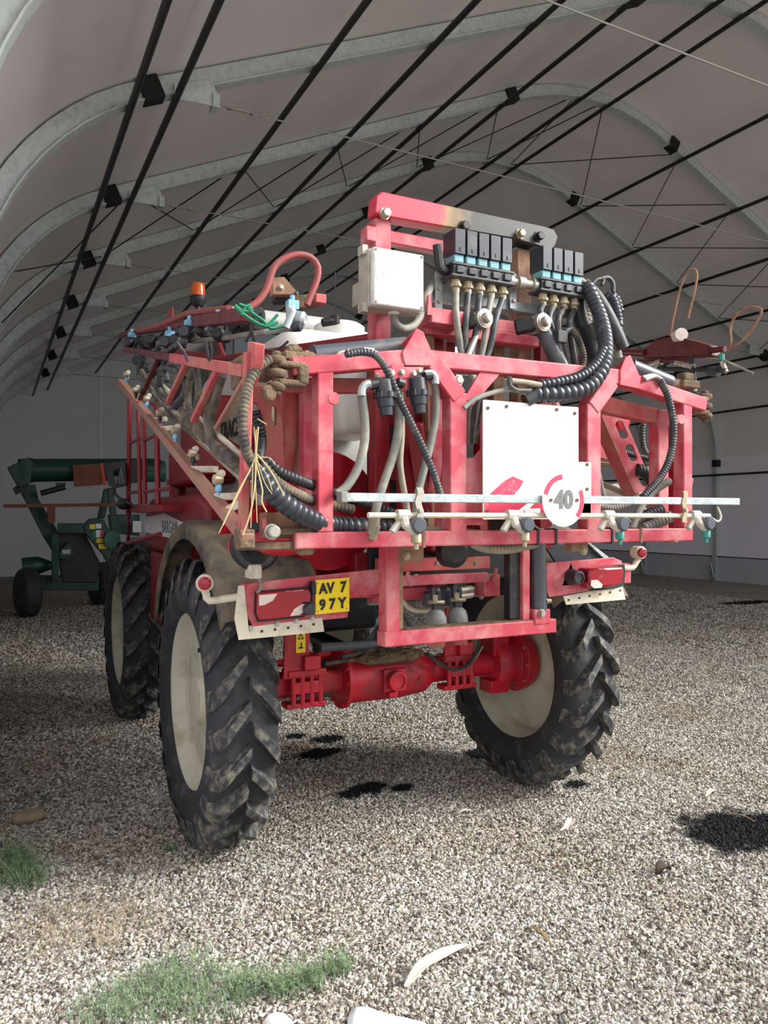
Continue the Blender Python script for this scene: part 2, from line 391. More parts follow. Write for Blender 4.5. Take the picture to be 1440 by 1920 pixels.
g.add([(X1,Y0,0),(90,Y0,0),(90,Y1,0),(X1,Y1,0)], [(0,1,2,3)])
floor = part('floor', g, 'gravel_ground', None, at=(0,0,0), sharp=80)
tag(floor, 'pale crushed gravel ground with dark oil stains', kind='structure')
# loose gravel: real pebbles over the ground near the camera
def gravel(name, poly, dens, smin, smax, seed, label):
    me = bpy.data.meshes.new(name); me.from_pydata([Vector((x, y, 0)) for x, y in poly], [], [list(range(len(poly)))])
    bm = bmesh.new(); bm.from_mesh(me); bmesh.ops.subdivide_edges(bm, edges=bm.edges[:], cuts=24, use_grid_fill=True)
    for v in bm.verts: v.co.z = hgt(v.co.x, v.co.y)
    bm.to_mesh(me); bm.free()
    o = bpy.data.objects.new(name, me); link(o, None, (0,0,0)); tag(o, label, 'gravel', kind='stuff')
    nt = bpy.data.node_groups.new('gravel_nodes', 'GeometryNodeTree'); N, L = nt.nodes, nt.links
    nt.interface.new_socket('Geometry', in_out='INPUT', socket_type='NodeSocketGeometry'); nt.interface.new_socket('Geometry', in_out='OUTPUT', socket_type='NodeSocketGeometry')
    gi = N.new('NodeGroupInput'); go = N.new('NodeGroupOutput')
    ds = N.new('GeometryNodeDistributePointsOnFaces'); ds.inputs['Density'].default_value = dens; ds.inputs['Seed'].default_value = seed
    L.new(gi.outputs[0], ds.inputs['Mesh'])
    jo = N.new('GeometryNodeJoinGeometry')
    for k in range(4):
        ic = N.new('GeometryNodeMeshIcoSphere'); ic.inputs['Radius'].default_value = 0.5; ic.inputs['Subdivisions'].default_value = 2
        sp = N.new('GeometryNodeSetPosition'); nz = N.new('ShaderNodeTexNoise'); nz.inputs['Scale'].default_value = 1.7; nz.inputs['Detail'].default_value = 1.0
        ps = N.new('GeometryNodeInputPosition'); va = N.new('ShaderNodeVectorMath'); va.operation = 'ADD'; va.inputs[1].default_value = (k*7.3, k*3.1, 1.7*k)
        L.new(ps.outputs[0], va.inputs[0]); L.new(va.outputs[0], nz.inputs['Vector'])
        vm = N.new('ShaderNodeVectorMath'); vm.operation = 'SUBTRACT'; vm.inputs[1].default_value = (0.5, 0.5, 0.5); L.new(nz.outputs['Color'], vm.inputs[0])
        vk = N.new('ShaderNodeVectorMath'); vk.operation = 'SCALE'; vk.inputs['Scale'].default_value = 1.1; L.new(vm.outputs[0], vk.inputs[0])
        L.new(ic.outputs['Mesh'], sp.inputs['Geometry']); L.new(vk.outputs[0], sp.inputs['Offset'])
        ss = N.new('GeometryNodeSetShadeSmooth'); ss.inputs['Shade Smooth'].default_value = False; L.new(sp.outputs[0], ss.inputs['Geometry'])
        sm = N.new('GeometryNodeSetMaterial'); sm.inputs['Material'].default_value = M['pebble']; L.new(ss.outputs[0], sm.inputs['Geometry'])
        gt = N.new('GeometryNodeGeometryToInstance'); L.new(sm.outputs[0], gt.inputs[0]); L.new(gt.outputs[0], jo.inputs[0])
    ip = N.new('GeometryNodeInstanceOnPoints'); L.new(ds.outputs['Points'], ip.inputs['Points']); L.new(jo.outputs[0], ip.inputs['Instance']); ip.inputs['Pick Instance'].default_value = True
    rv = N.new('FunctionNodeRandomValue'); rv.data_type = 'FLOAT_VECTOR'; rv.inputs[1].default_value = (6.28, 6.28, 6.28); L.new(rv.outputs[0], ip.inputs['Rotation'])
    rs = N.new('FunctionNodeRandomValue'); rs.data_type = 'FLOAT_VECTOR'; rs.inputs[0].default_value = (smin, smin, smin*0.75); rs.inputs[1].default_value = (smax, smax*0.85, smax*0.7); rs.inputs['Seed'].default_value = 5
    L.new(rs.outputs[0], ip.inputs['Scale']); L.new(ip.outputs[0], go.inputs[0])
    md = o.modifiers.new('gravel', 'NODES'); md.node_group = nt; me.materials.append(M['pebble'])
    return o
gravel('gravel', [(-0.7, 1.2), (6.0, 1.2), (6.0, 5.2), (-0.7, 5.2)], 5200, 0.008, 0.026, 1, 'loose pale pebbles strewn over the ground in front of the sprayer')
gravel('gravel', [(-0.7, 5.2), (8.4, 5.2), (8.4, 10.0), (-0.7, 10.0)], 2200, 0.012, 0.031, 2, 'loose pale pebbles on the ground under and behind the sprayer')
gravel('gravel', [(6.0, 1.2), (8.4, 1.2), (8.4, 5.2), (6.0, 5.2)], 1800, 0.012, 0.031, 6, 'loose pale pebbles at the right edge of the foreground')
gravel('gravel', [(8.4, 4.0), (14.2, 4.0), (14.2, 10.0), (8.4, 10.0)], 900, 0.018, 0.040, 3, 'loose pale pebbles on the open ground right of the sprayer')
gravel('gravel', [(-0.7, 10.0), (14.2, 10.0), (14.2, 16.0), (-0.7, 16.0)], 520, 0.020, 0.045, 4, 'loose pale pebbles on the ground towards the back of the shed')
# ------------------------------------------------------------------ the tunnel shed
CX, WL = 8.6, -0.30; R1 = 2.48; SL = math.radians(24.3); YO, YE = 1.75, 24.6
def profile(off=0.0, n=10):
    """left foot to right foot, moved inwards by off"""
    pts = [(WL+off, 0.0)]; cx, cz = WL+R1, 3.31
    for i in range(n+1):
        a = (PI/2-SL)*i/n; r = R1-off
        pts.append((cx-r*math.cos(a), cz+r*math.sin(a)))
    Rr = 3.96; hx = 1.63
    zj = cz+R1*math.cos(SL)+(CX-hx-(cx-R1*math.sin(SL)))*math.tan(SL); zc = zj-Rr*math.cos(SL)
    for i in range(n+1):
        a = -SL+SL*i/n; r = Rr-off
        pts.append((CX+r*math.sin(a), zc+r*math.cos(a)))
    return pts+[(2*CX-x, z) for x, z in pts[-2::-1]]
def prof_z(X, off):
    pr = profile(off, 16)
    for (x0, z0), (x1, z1) in zip(pr, pr[1:]):
        if x0 <= X <= x1 and x1 > x0+1e-6: return z0+(z1-z0)*(X-x0)/(x1-x0)
    return 3.0
pr = profile(0.0, 14); ne = 1
def sheet(pts, name, m, label):
    gg = G(); ys = [YO+(YE-YO)*k/40 for k in range(41)]
    for y in ys: gg.v += [Vector((x, y, z)) for x, z in pts]
    n = len(pts)
    for j in range(40):
        for i in range(n-1): a = j*n+i; gg.f.append((a, a+1, a+n+1, a+n))
    o = part(name, gg, m, None, at=(0,0,0), sharp=60); tag(o, label, kind='structure'); return o
zw = 3.31
wl = [p for p in pr if p[1] <= zw+1e-6 and p[0] < CX]; wr = [p for p in pr if p[1] <= zw+1e-6 and p[0] > CX]
rf = [p for p in pr if p[1] >= zw-1e-6]
sheet(wl, 'wall_left', 'cover_wall', 'grey fabric side wall along the left of the tunnel shed')
sheet(wr, 'wall_right', 'cover_wall', 'grey fabric side wall along the right of the tunnel shed')
ceiling = sheet(rf, 'ceiling', 'cover', 'arched grey fabric roof of the tunnel shed on galvanised ribs')
g = G(); g.v = [Vector((x, YE, z)) for x, z in pr]; g.f = [list(range(len(pr)))]
wb = part('wall_back', g, 'cover_end', None, at=(0,YE,0)); tag(wb, 'pale fabric end wall closing the far end of the shed', kind='structure')
for xx in (2.94,):
    part('painted_light_slit', G().bx(xx-0.02, xx+0.02, YE-0.012, YE-0.002, 0, prof_z(xx, 0.05)), 'white', wb)  # white strip paints the daylight leaking through a slit in the end wall
# seams of the right wall's lower flap
part('wall_flap', G().bx(17.38, 17.49, YO, YE-0.1, 0.0, 0.66), 'cover_wall', bpy.data.objects['wall_right'])
ARCH = [1.9+2.5*k for k in range(9)]
PUR = [1.05, 1.44, 2.77, 4.07, 5.36, 6.72, 8.22, 8.76]; PUR = PUR+[2*CX-x for x in PUR[:6]]
def arch_geo(y):
    po = profile(0.02, 12); pi_ = profile(0.185, 12); gg = G(); n = len(po)
    for yy in (y-0.035, y+0.035):
        gg.v += [Vector((x, yy, z)) for x, z in po]; gg.v += [Vector((x, yy, z)) for x, z in pi_]
    for i in range(n-1):
        gg.f += [(i, n+i, n+i+1, i+1), (2*n+i, 2*n+i+1, 3*n+i+1, 3*n+i), (n+i, 3*n+i, 3*n+i+1, n+i+1), (i, i+1, 2*n+i+1, 2*n+i)]
    gg.f += [(0, 2*n, 3*n, n), (n-1, 2*n-1, 4*n-1, 3*n-1)]
    for i in range(n-1):            # bottom flange of the pressed section
        (x0, z0), (x1, z1) = pi_[i], pi_[i+1]
        gg.beam((x0, y, z0), (x1, y, z1), 0.135, 0.014, up=(0, 0, 1) if abs(z1-z0) < abs(x1-x0)*6 else (1, 0, 0))
    return gg
def sleeve(x, z, ang, y, par):
    Mr = Matrix.Rotation(ang, 3, 'Y')
    part('joint_strap', G().box((x, y, z), (0.19, 0.15, 0.20), Mr), 'strap', par, bev=0.008)
first = None
for k, y in enumerate(ARCH):
    a = part('steel_arch', arch_geo(y), 'galv_arch', ceiling, sharp=30)
    for sx in (1, -1):
        xa = 1.22; z = prof_z(xa, 0.105); sleeve(CX-sx*(CX-xa), z, -sx*SL, y, a)
        xb = 6.92; z = prof_z(xb, 0.105); sleeve(CX-sx*(CX-xb), z, -sx*SL, y, a)
        part('joint_strap', G().box((CX-sx*(CX-WL-0.115), y, 3.16), (0.18, 0.15, 0.19)), 'strap', a, bev=0.008)
        # tie bracket, turnbuckle
        x0 = CX-sx*(CX-1.42); z0 = prof_z(1.42, 0.19); x1 = CX-sx*(CX-1.76); z1 = 5.50
        gg = G().plate([(x0, y-0.05, z0+0.08), (x0, y-0.05, z0-0.04), (x1, y-0.05, z1-0.05), (x1+sx*0.05, y-0.05, z1-0.05), (x1+sx*0.05, y-0.05, z1+0.05), (CX-sx*(CX-1.75), y-0.05, prof_z(1.75, 0.14))], 0.012, (0,-1,0))
        gg.bx(min(x1, x1+sx*0.06), max(x1, x1+sx*0.06), y-0.08, y+0.06, z1-0.06, z1+0.06)
        part('tie_bracket', gg, 'galv_arch', a)
        if sx > 0 and k >= 1:
            gt = G(); xs = x1+0.06
            gt.tube([(xs, y, z1), (xs+0.10, y, z1)], 0.006, 6)
            for s2 in (-1, 1): gt.tube([(xs+0.10, y+s2*0.016, z1), (xs+0.32, y+s2*0.016, z1)], 0.005, 6)
            gt.bx(xs+0.095, xs+0.115, y-0.022, y+0.022, z1-0.012, z1+0.012).bx(xs+0.305, xs+0.325, y-0.022, y+0.022, z1-0.012, z1+0.012)
            gt.tube([(xs+0.32, y, z1), (xs+0.42, y, z1)], 0.006, 6)
            ring = [(xs+0.45+0.03*math.cos(t), y, z1+0.022*math.sin(t)) for t in [2*PI*q/12 for q in range(13)]]
            gt.tube(ring, 0.005, 6, caps=False)
            part('turnbuckle', gt, 'steel', a)
    if k >= 1:
        part('tie_cable', G().tube([(1.82, y, 5.50), (CX, y, 5.47), (2*CX-1.82, y, 5.50)], 0.008, 6), 'cable', ceiling)
    if 4 <= k <= 6:
        part('base_anchor', G().bx(17.24, 17.30, y-0.07, y+0.07, 0.02, 0.42).tube([(17.22, y-0.05, 0.1), (17.19, y+0.02, 0.5)], 0.02, 6), 'galv', a)
for x in PUR:
    z = prof_z(x, 0.225)
    part('purlin_tube', G().tube([(x, YO+0.1, z), (x, YE-0.05, z)], 0.032, 10), 'purlin', ceiling)
for z, xw in ((4.46, 16.97), (2.84, 17.26), (0.66, 17.36)):
    for s in (1,):
        x = xw if s > 0 else 2*CX-xw
        part('wall_rail', G().tube([(x, YO+0.1, z), (x, YE-0.05, z)], 0.03 if z > 1 else 0.012, 8), 'purlin', bpy.data.objects['wall_right' if s > 0 else 'wall_left'])
for k in (2,):
    ya, yb = ARCH[k+1], ARCH[k+2]
    xs = [0.1]+PUR[1:7]+[PUR[7]]+sorted(PUR[8:])[:-1]
    for a_, b_ in zip(xs, xs[1:]):
        if abs(b_-a_) < 0.5: continue
        za, zb = prof_z(a_, 0.12), prof_z(b_, 0.12)
        part('brace_rod', G().tube([(a_, ya, za), (b_, yb, zb)], 0.009, 6), 'purlin', ceiling)
        part('brace_rod', G().tube([(b_, ya, zb), (a_, yb, za)], 0.009, 6), 'purlin', ceiling)
# ------------------------------------------------------------------ the sprayer
SX = 2.15; AY = 4.22; FY = 7.1; TR = 0.77
spr = thing('crop_sprayer', 'red self-propelled crop sprayer with folded booms parked in the tunnel shed', 'sprayer', (SX, 5.5, 0))
# ---- wheels
lug_me = {}
def lug_geo(side):
    """one curved tread bar on the tyre's rearmost line, tyre centre at 0; side -1 / 1 = left / right half"""
    gg = G(); n = 7; R0, R2 = 0.705, TR
    for i in range(n+1):
        s_ = i/n
        x = side*(0.004+0.160*s_); al = 0.10-0.20*s_-0.05*s_*s_
        drop = 0.0 if s_ < 0.75 else 0.075*((s_-0.75)/0.25)**1.6
        hw = 0.025+0.012*s_
        for rr, k in ((R0-drop-0.02, 1.5), (R2-drop, 1.0)):
            for e in (-1, 1):
                a = al+e*hw*k/0.75
                gg.v.append(Vector((x+(side*0.012 if (rr < R2-drop-0.01 and i == n) else 0), -rr*math.cos(a), rr*math.sin(a))))
    for i in range(n):
        a = i*4; b = a+4
        gg.f += [(a+2, a+3, b+3, b+2), (a, a+2, b+2, b), (a+3, a+1, b+1, b+3)]
    gg.f += [(0, 1, 3, 2), (n*4, n*4+2, n*4+3, n*4+1)]
    if side < 0: gg.f = [tuple(reversed(f)) for f in gg.f]
    return gg
for s_ in (-1, 1):
    lg = lug_geo(s_); me = bpy.data.meshes.new('tread_lug'); me.from_pydata(lg.v, [], lg.f); me.update(); me.materials.append(M['rubber_lug'])
    bm = bmesh.new(); bm.from_mesh(me); bmesh.ops.recalc_face_normals(bm, faces=bm.faces[:]); bm.to_mesh(me); bm.free()
    lug_me[s_] = me
def wheel(cx, cy, left, nl=22, ph=0.0):
    c = Vector((cx, cy, TR)); o_ = -1 if left else 1          # o_: the outward side
    prof = [(-0.125,0.47),(-0.150,0.492),(-0.166,0.55),(-0.168,0.61),(-0.158,0.665),(-0.135,0.695),(-0.06,0.715),(0,0.718),(0.06,0.715),(0.135,0.695),(0.158,0.665),(0.168,0.61),(0.166,0.55),(0.150,0.492),(0.125,0.47)]
    t = part('tyre', G().lathe(c, (1,0,0), prof, 56, caps=False), 'rubber', spr, at=c, sharp=50)
    t['label'] = 'black ribbed farm tyre, tread caked with dust'
    for i in range(nl):
        for s2 in (-1, 1):
            a = 2*PI*(i+(0.5 if s2 > 0 else 0))/nl+ph
            l = bpy.data.objects.new('tread_lug', lug_me[s2]); link(l, t, c); l.rotation_euler = (-a, 0, 0)
    k = o_
    rp = [(-k*0.150,0.492),(-k*0.150,0.505),(-k*0.135,0.497),(-k*0.125,0.475),(-k*0.03,0.435),(k*0.02,0.425),(k*0.03,0.40),(k*0.028,0.24),(k*0.02,0.20),(k*0.02,0.0)]
    rp2 = [(k*0.150,0.492),(k*0.150,0.505),(k*0.135,0.497),(k*0.125,0.472),(k*0.105,0.455),(k*0.045,0.44),(k*0.03,0.40),(k*0.038,0.39),(k*0.036,0.24),(k*0.03,0.20),(k*0.03,0.0)]
    r = part('wheel_rim', G().lathe(c, (1,0,0), rp, 48, caps=False).lathe(c, (1,0,0), rp2, 48, caps=False), 'rim', spr, label='cream painted steel wheel rim')
    vp = Vector((cx+k*0.085, cy-0.30, TR+0.32))
    part('valve', G().cyl(vp, vp+Vector((k*0.06, 0, 0)), 0.012), 'black', r)
    part('hub_plate', G().lathe(c, (k,0,0), [(0.03,0.19),(0.05,0.19),(0.055,0.13),(0.09,0.12),(0.095,0.0)], 24), 'rim', r)
    return t
wheel(1.08, AY, True, ph=0.06); wheel(3.22, AY, False, ph=0.11); wheel(1.12, FY, True, ph=0.02); wheel(3.2, FY, False)
# ---- rear axle
g = G().lathe((1.84, AY, 0.80), (1,0,0), [(0,0.10),(0.005,0.175),(0.03,0.175),(0.035,0.150),(0.40,0.150),(0.56,0.135),(0.62,0.095)], 28)
part('differential_housing', g, 'red_axle', spr)
for q in range(12):
    a = 2*PI*q/12; bolt(spr, (1.84, AY+0.16*math.cos(a), 0.80+0.16*math.sin(a)), (-1,0,0), 0.010, 0.010, 'red_axle')
cp = P(741, 1275, Y=4.05)
dc = part('drain_cover', G().lathe(cp, (0,-1,0), [(-0.06,0.062),(0.03,0.062),(0.045,0.058),(0.046,0.044),(0.036,0.042),(0.034,0.0)], 24).box(cp+Vector((0,0.03,0)), (0.15,0.06,0.13)), 'red_axle', spr)
bolt(spr, P(788, 1271, Y=4.08), (0,-1,0), 0.014, 0.014, 'red_axle', 'drain_plug')
part('axle_lug', G().box(P(735, 1301, Y=4.06), (0.06,0.05,0.035)), 'red_axle', spr, bev=0.006)
part('axle_tube', G().beam((1.24, AY, 0.80), (1.86, AY, 0.80), 0.13, 0.13, (0,0,1)), 'red_axle', spr, bev=0.02)
part('axle_tube', G().tube([(2.42, AY, 0.80), (3.0, AY, 0.80)], [0.085, 0.075], 18), 'red_axle', spr)
def spring_mount(xc, yc=AY):
    gg = G().box((xc, yc-0.02, 0.80), (0.17, 0.24, 0.07)).box((xc, yc-0.09, 0.70), (0.24, 0.10, 0.03)).box((xc, yc-0.09, 0.885), (0.23, 0.12, 0.035))
    for dx in (-0.08, -0.025, 0.03, 0.085): gg.cyl((xc+dx, yc-0.13, 0.70), (xc+dx, yc-0.13, 0.89), 0.016, 8)
    gg.box((xc+0.02, yc-0.10, 0.945), (0.10, 0.16, 0.08))
    return part('spring_mount', gg, 'red_axle', spr, bev=0.006)
spring_mount(1.59); spring_mount(2.62)
for xc in (1.55, 2.60):
    gg = G().plate([(xc-0.10, 4.10, 0.86), (xc+0.10, 4.10, 0.86), (xc+0.05, 4.10, 1.02), (xc+0.065, 4.10, 1.18), (xc-0.085, 4.10, 1.20), (xc-0.095, 4.10, 1.10)], 0.02, (0,-1,0))
    ax = part('axle_bracket', gg, 'red_axle', spr, bev=0.003)
    if xc < 2:
        c = Vector((xc+0.0, 4.076, 1.06))
        part('warning_sticker', G().box(c, (0.056, 0.002, 0.115)), 'yellow', ax)
        part('warning_symbol', G().plate([c+Vector((-0.02,-0.002,0.018)), c+Vector((0.02,-0.002,0.018)), c+Vector((0,-0.002,0.052))], 0.001, (0,-1,0), [[c+Vector((-0.012,-0.002,0.023)), c+Vector((0.012,-0.002,0.023)), c+Vector((0,-0.002,0.043))]]).box(c+Vector((0,-0.002,-0.03)), (0.028, 0.001, 0.008)).box(c+Vector((0.004,-0.002,-0.015)), (0.008, 0.001, 0.028)), 'ink', ax)
part('tie_rod', G().tube([P(500, 1248, Y=4.35), P(700, 1212, Y=4.35)], 0.022, 10), 'red_axle', spr)
part('steering_cylinder', G().tube([P(600, 1214, Y=4.05), P(700, 1208, Y=4.05)], 0.026, 12).tube([P(700, 1208, Y=4.05), P(742, 1205, Y=4.05)], 0.018, 10), 'cylinder', spr)
part('steering_rod', G().tube([P(742, 1206, Y=4.05), P(790, 1203, Y=4.05)], 0.016, 10), 'chrome', spr)
hub = Vector((2.98, AY, 0.80))
hb = part('hub_carrier', G().lathe(hub, (1,0,0), [(-0.07,0.07),(-0.06,0.15),(-0.02,0.17),(0.03,0.17),(0.04,0.13),(0.12,0.14),(0.13,0.20),(0.16,0.20),(0.23,0.18)], 28).box(hub+Vector((-0.02,-0.02,0.13)), (0.12,0.16,0.14)).box(hub+Vector((-0.03,-0.03,-0.14)), (0.14,0.14,0.08)), 'red_axle', spr, bev=0.004)
hb2 = part('hub_carrier', G().lathe((1.33, AY, 0.80), (-1,0,0), [(-0.07,0.07),(-0.06,0.14),(0.03,0.15),(0.04,0.12),(0.13,0.18),(0.20,0.18)], 28), 'red_axle', spr)
for q in range(10):
    a = 2*PI*q/10; bolt(hb, hub+Vector((0.13, 0.18*math.cos(a), 0.18*math.sin(a))), (-1,0,0), 0.010, 0.012, 'red_dusty')
hose('axle_cable', PL(4.02, [(800, 1225), (822, 1240), (850, 1256), (880, 1245), (896, 1215), (900, 1200)]), 0.009, 'black', spr)
hose('axle_cable', PL(4.04, [(805, 1230), (830, 1248), (858, 1258), (888, 1238), (905, 1212)]), 0.007, 'hose_grey', spr)
hose('brake_hose', PL(4.10, [(640, 1232), (680, 1222), (720, 1218), (760, 1225)]), 0.014, 'hose_dusty', spr)
hose('brake_hose', PL(4.10, [(610, 1245), (650, 1238), (690, 1236), (720, 1228)]), 0.012, 'hose_dusty', spr)
# trash caught on the housing
g = G(); rr = random.Random(3)
for i in range(520):
    x = 1.95+rr.gauss(0.17, 0.13); y = 4.06+rr.uniform(-0.08, 0.16); z = 0.945+abs(rr.gauss(0, 0.022))-0.9*(x-2.12)**2*0.5
    L_ = rr.uniform(0.01, 0.07); a = rr.uniform(0, PI); e = Vector((math.cos(a), math.sin(a), rr.uniform(-0.3, 0.2)))*L_/2
    c = Vector((x, y, z)); g.tube([c-e, c+e], rr.uniform(0.001, 0.0035), 3, False)
part('chaff_pile', g, 'hay', spr, kind='stuff')
g = G(); g.ball((2.12, 4.10, 0.93), 0.1, 20, 10, (2.2, 1.0, 0.42))
for v in g.v: v += Vector((0,0,1))*0.018*noise.noise(v*18)
part('soil_cake', g, 'caked', spr)
# chassis under the tank
for xx in (1.72, 2.58): part('chassis_rail', G().beam((xx, 3.6, 1.50), (xx, 8.0, 1.50), 0.10, 0.16), 'red_deep', spr, bev=0.01)
for yy in (4.6, 5.9, 7.3): part('chassis_cross_beam', G().beam((1.6, yy, 1.34), (2.7, yy, 1.34), 0.10, 0.16), 'red_deep', spr, bev=0.01)
part('engine_block', G().bx(1.85, 2.5, 5.0, 6.6, 0.95, 1.5), 'black', spr, bev=0.04)
part('front_axle', G().tube([(1.2, FY, 0.82), (3.1, FY, 0.82)], 0.09, 14), 'red_deep', spr)
part('drive_shaft', G().tube([(2.12, 4.3, 0.86), (2.12, 7.0, 0.95)], 0.045, 10), 'black', spr)
# ---- mudguards
def mudguard(x0, x1, cy, a0, a1, R, flip=False):
    gg = G(); n = 22
    for i in range(n+1):
        a = a0+(a1-a0)*i/n
        for x, r in ((x0, R-0.10), (x0, R-0.02), (x0+0.03, R), (x1-0.03, R), (x1, R-0.02), (x1, R-0.05)):
            gg.v.append(Vector((x, cy-r*math.cos(a), TR+r*math.sin(a))))
    for i in range(n):
        for k in range(5): q = i*6+k; gg.f.append((q, q+6, q+7, q+1))
    o = part('mudguard', gg, 'fender', spr, sharp=50)
    s = o.modifiers.new('thickness', 'SOLIDIFY'); s.thickness = 0.012; s.offset = -1
    return o
mudguard(0.93, 1.44, AY, math.radians(33), math.radians(158), 0.98)
mudguard(2.86, 3.37, AY, math.radians(33), math.radians(158), 0.98)
# ---- rear bumper beams with lamps
BY = 3.30
part('bumper_beam', G().bx(0.99, 1.62, BY, BY+0.07, 1.385, 1.475), 'red', spr, bev=0.008)
g = G().plate([P(458,1098,Y=BY-0.01), P(480,1092,Y=BY-0.01), P(720,1066,Y=BY-0.01), P(718,1112,Y=BY-0.01), P(655,1122,Y=BY-0.01), P(652,1158,Y=BY-0.01), P(475,1176,Y=BY-0.01), P(462,1150,Y=BY-0.01)], 0.012, (0,1,0))
lb = part('bumper_plate', g, 'red', spr, bev=0.003)
tl = [P(483,1112,Y=BY-0.05), P(580,1104,Y=BY-0.05), P(583,1112,Y=BY-0.05), P(582,1140,Y=BY-0.05), P(566,1155,Y=BY-0.05), P(487,1163,Y=BY-0.05), P(482,1150,Y=BY-0.05)]
t_ = part('tail_lamp', G().plate(tl, 0.045, (0,1,0)), 'lens_red', spr, bev=0.006, label='red rear lamp with clear corner lenses')
part('lamp_gasket', G().plate(PL(BY-0.035, [(480,1109),(583,1100),(586,1112),(585,1142),(568,1158),(485,1166),(479,1150)]), 0.02, (0,1,0)), 'ink', t_)
part('clear_lens', G().plate([P(486,1116,Y=BY-0.051), P(520,1113,Y=BY-0.051), P(512,1126,Y=BY-0.051), P(497,1134,Y=BY-0.051), P(486,1136,Y=BY-0.051)], 0.004, (0,1,0)), 'lens_clear', t_)
part('clear_lens', G().plate([P(578,1130,Y=BY-0.051), P(578,1140,Y=BY-0.051), P(562,1153,Y=BY-0.051), P(544,1155,Y=BY-0.051), P(552,1142,Y=BY-0.051), P(566,1133,Y=BY-0.051)], 0.004, (0,1,0)), 'lens_clear', t_)
# number plate
def quad(g_, a, b, c, d, th, n=(0,1,0)): return g_.plate([a, b, c, d], th, n)
YP = BY-0.06
npl = part('number_plate', quad(G(), P(592,1088,Y=YP), P(655,1083,Y=YP), P(655,1146,Y=YP), P(592,1152,Y=YP), 0.004), 'yellow', spr, label='yellow number plate reading AV 7 97Y')
ex = (P(655,1083,Y=YP)-P(592,1088,Y=YP)).normalized(); ez = Vector((0,0,1))
part('plate_lettering', text_geo('AV  7', 0.066, P(624,1103,Y=YP-0.003), ex, ez, 0.002, 0.86, 0.0025), 'ink', npl)
part('plate_lettering', text_geo('9 7 Y', 0.066, P(624,1133,Y=YP-0.003), ex, ez, 0.002, 0.92, 0.0025), 'ink', npl)
for x_, y_ in ((596,1093),(650,1088),(596,1147),(650,1141),(627,1092)): part('rivet', G().cyl(P(x_,y_,Y=YP-0.003), P(x_,y_,Y=YP), 0.004, 8), 'brass', npl)
part('plate_lamp', G().beam(P(586,1090,Y=BY-0.04), P(586,1114,Y=BY-0.04), 0.022, 0.05, (0,1,0)), 'black', spr, bev=0.006)
c = P(578,1141,Y=BY-0.05); part('plug_socket', G().lathe(c, (0,-1,0), [(-0.02,0.028),(0.02,0.028),(0.03,0.022),(0.031,0.0)], 20).box(c+Vector((0,0.01,0)), (0.055,0.02,0.06)), 'black_gloss', spr)
c = P(475,1071,Y=BY); part('work_lamp', G().box(c, (0.055,0.08,0.062)).box(c+Vector((0.012,-0.03,0)), (0.028,0.03,0.064)), 'cream', spr, bev=0.006)
part('lamp_bracket', G().bx(c.x+0.03, c.x+0.036, BY-0.02, BY+0.05, 1.42, 1.56), 'red', spr)
hose('lamp_cable', PL(BY-0.03, [(484,1085), (490,1096), (486,1108), (480,1112)]), 0.008, 'hose_grey', spr)
def flap(pts, Y, name='mudflap_strip'):
    o = part(name, G().plate([P(x,y,Y=Y) for x,y in pts], 0.006, (0,1,0)), 'cream', spr)
    a, b = P(pts[0][0], pts[0][1], Y=Y), P(pts[1][0], pts[1][1], Y=Y); dz = (P(*pts[3],Y=Y)-a)*0.5
    for k in range(6):
        q = a+(b-a)*(0.06+0.88*k/5)+dz; part('hole_bolt', G().cyl(q+Vector((0,-0.004,0)), q, 0.006, 8), 'ink', o)
    return o
flap([(466,1176),(604,1158),(608,1184),(448,1200)], BY-0.012)
part('mudflap_hook', G().plate(PL(BY-0.020, [(447,1098),(458,1098),(466,1176),(470,1196),(448,1200),(440,1160)]), 0.006, (0,1,0)), 'cream', spr)
for x_ in (470, 520, 555, 585): bolt(spr, P(x_, 1178-(x_-470)*0.17, Y=BY-0.014), r=0.010)
# side marker on a bent arm
def marker(base, elbow, tip, c, up):
    hose('marker_arm', [base, (Vector(base)+Vector(elbow))/2, elbow, (Vector(elbow)+Vector(tip))/2, tip], 0.017, 'cream', spr)
    m = part('side_marker', G().lathe(c, (-0.25,-1,0), [(-0.05,0.020),(-0.04,0.036),(0.02,0.038),(0.026,0.034)], 20), 'cream', spr)
    part('marker_lens', G().lathe(c, (-0.25,-1,0), [(0.0,0.030),(0.035,0.028),(0.042,0.02),(0.044,0.0)], 18), 'lens_red', m)
marker(P(458,1118,Y=BY), P(392,1126,Y=BY), P(382,1102,Y=BY), P(384,1093,Y=BY), 1)
part('bumper_beam', G().bx(2.66, 3.28, BY, BY+0.07, 1.385, 1.50), 'red', spr, bev=0.008)
rb = part('bumper_plate', G().plate(PL(BY-0.01, [(1024,1056),(1150,1045),(1166,1052),(1168,1094),(1160,1100),(1030,1120),(1025,1108)]), 0.012, (0,1,0)), 'red', spr, bev=0.003)
t_ = part('tail_lamp', G().plate(PL(BY-0.09, [(1104,1066),(1168,1062),(1170,1070),(1167,1094),(1150,1100),(1112,1104),(1104,1096)]), 0.10, (0,1,0)), 'lens_red', spr, bev=0.012, label='deep red rear lamp seen from its side')
part('lamp_gasket', G().plate(PL(BY-0.02, [(1100,1064),(1171,1058),(1173,1072),(1170,1098),(1150,1104),(1110,1108),(1100,1100)]), 0.015, (0,1,0)), 'ink', t_)
part('clear_lens', G().plate(PL(BY-0.092, [(1108,1088),(1120,1087),(1130,1096),(1128,1102),(1114,1103),(1108,1098)]), 0.004, (0,1,0)), 'lens_clear', t_)
part('lamp_housing', G().plate(PL(BY-0.05, [(1092,1070),(1106,1066),(1108,1104),(1100,1100)]), 0.06, (0,1,0)), 'red_dark', spr, bev=0.004)
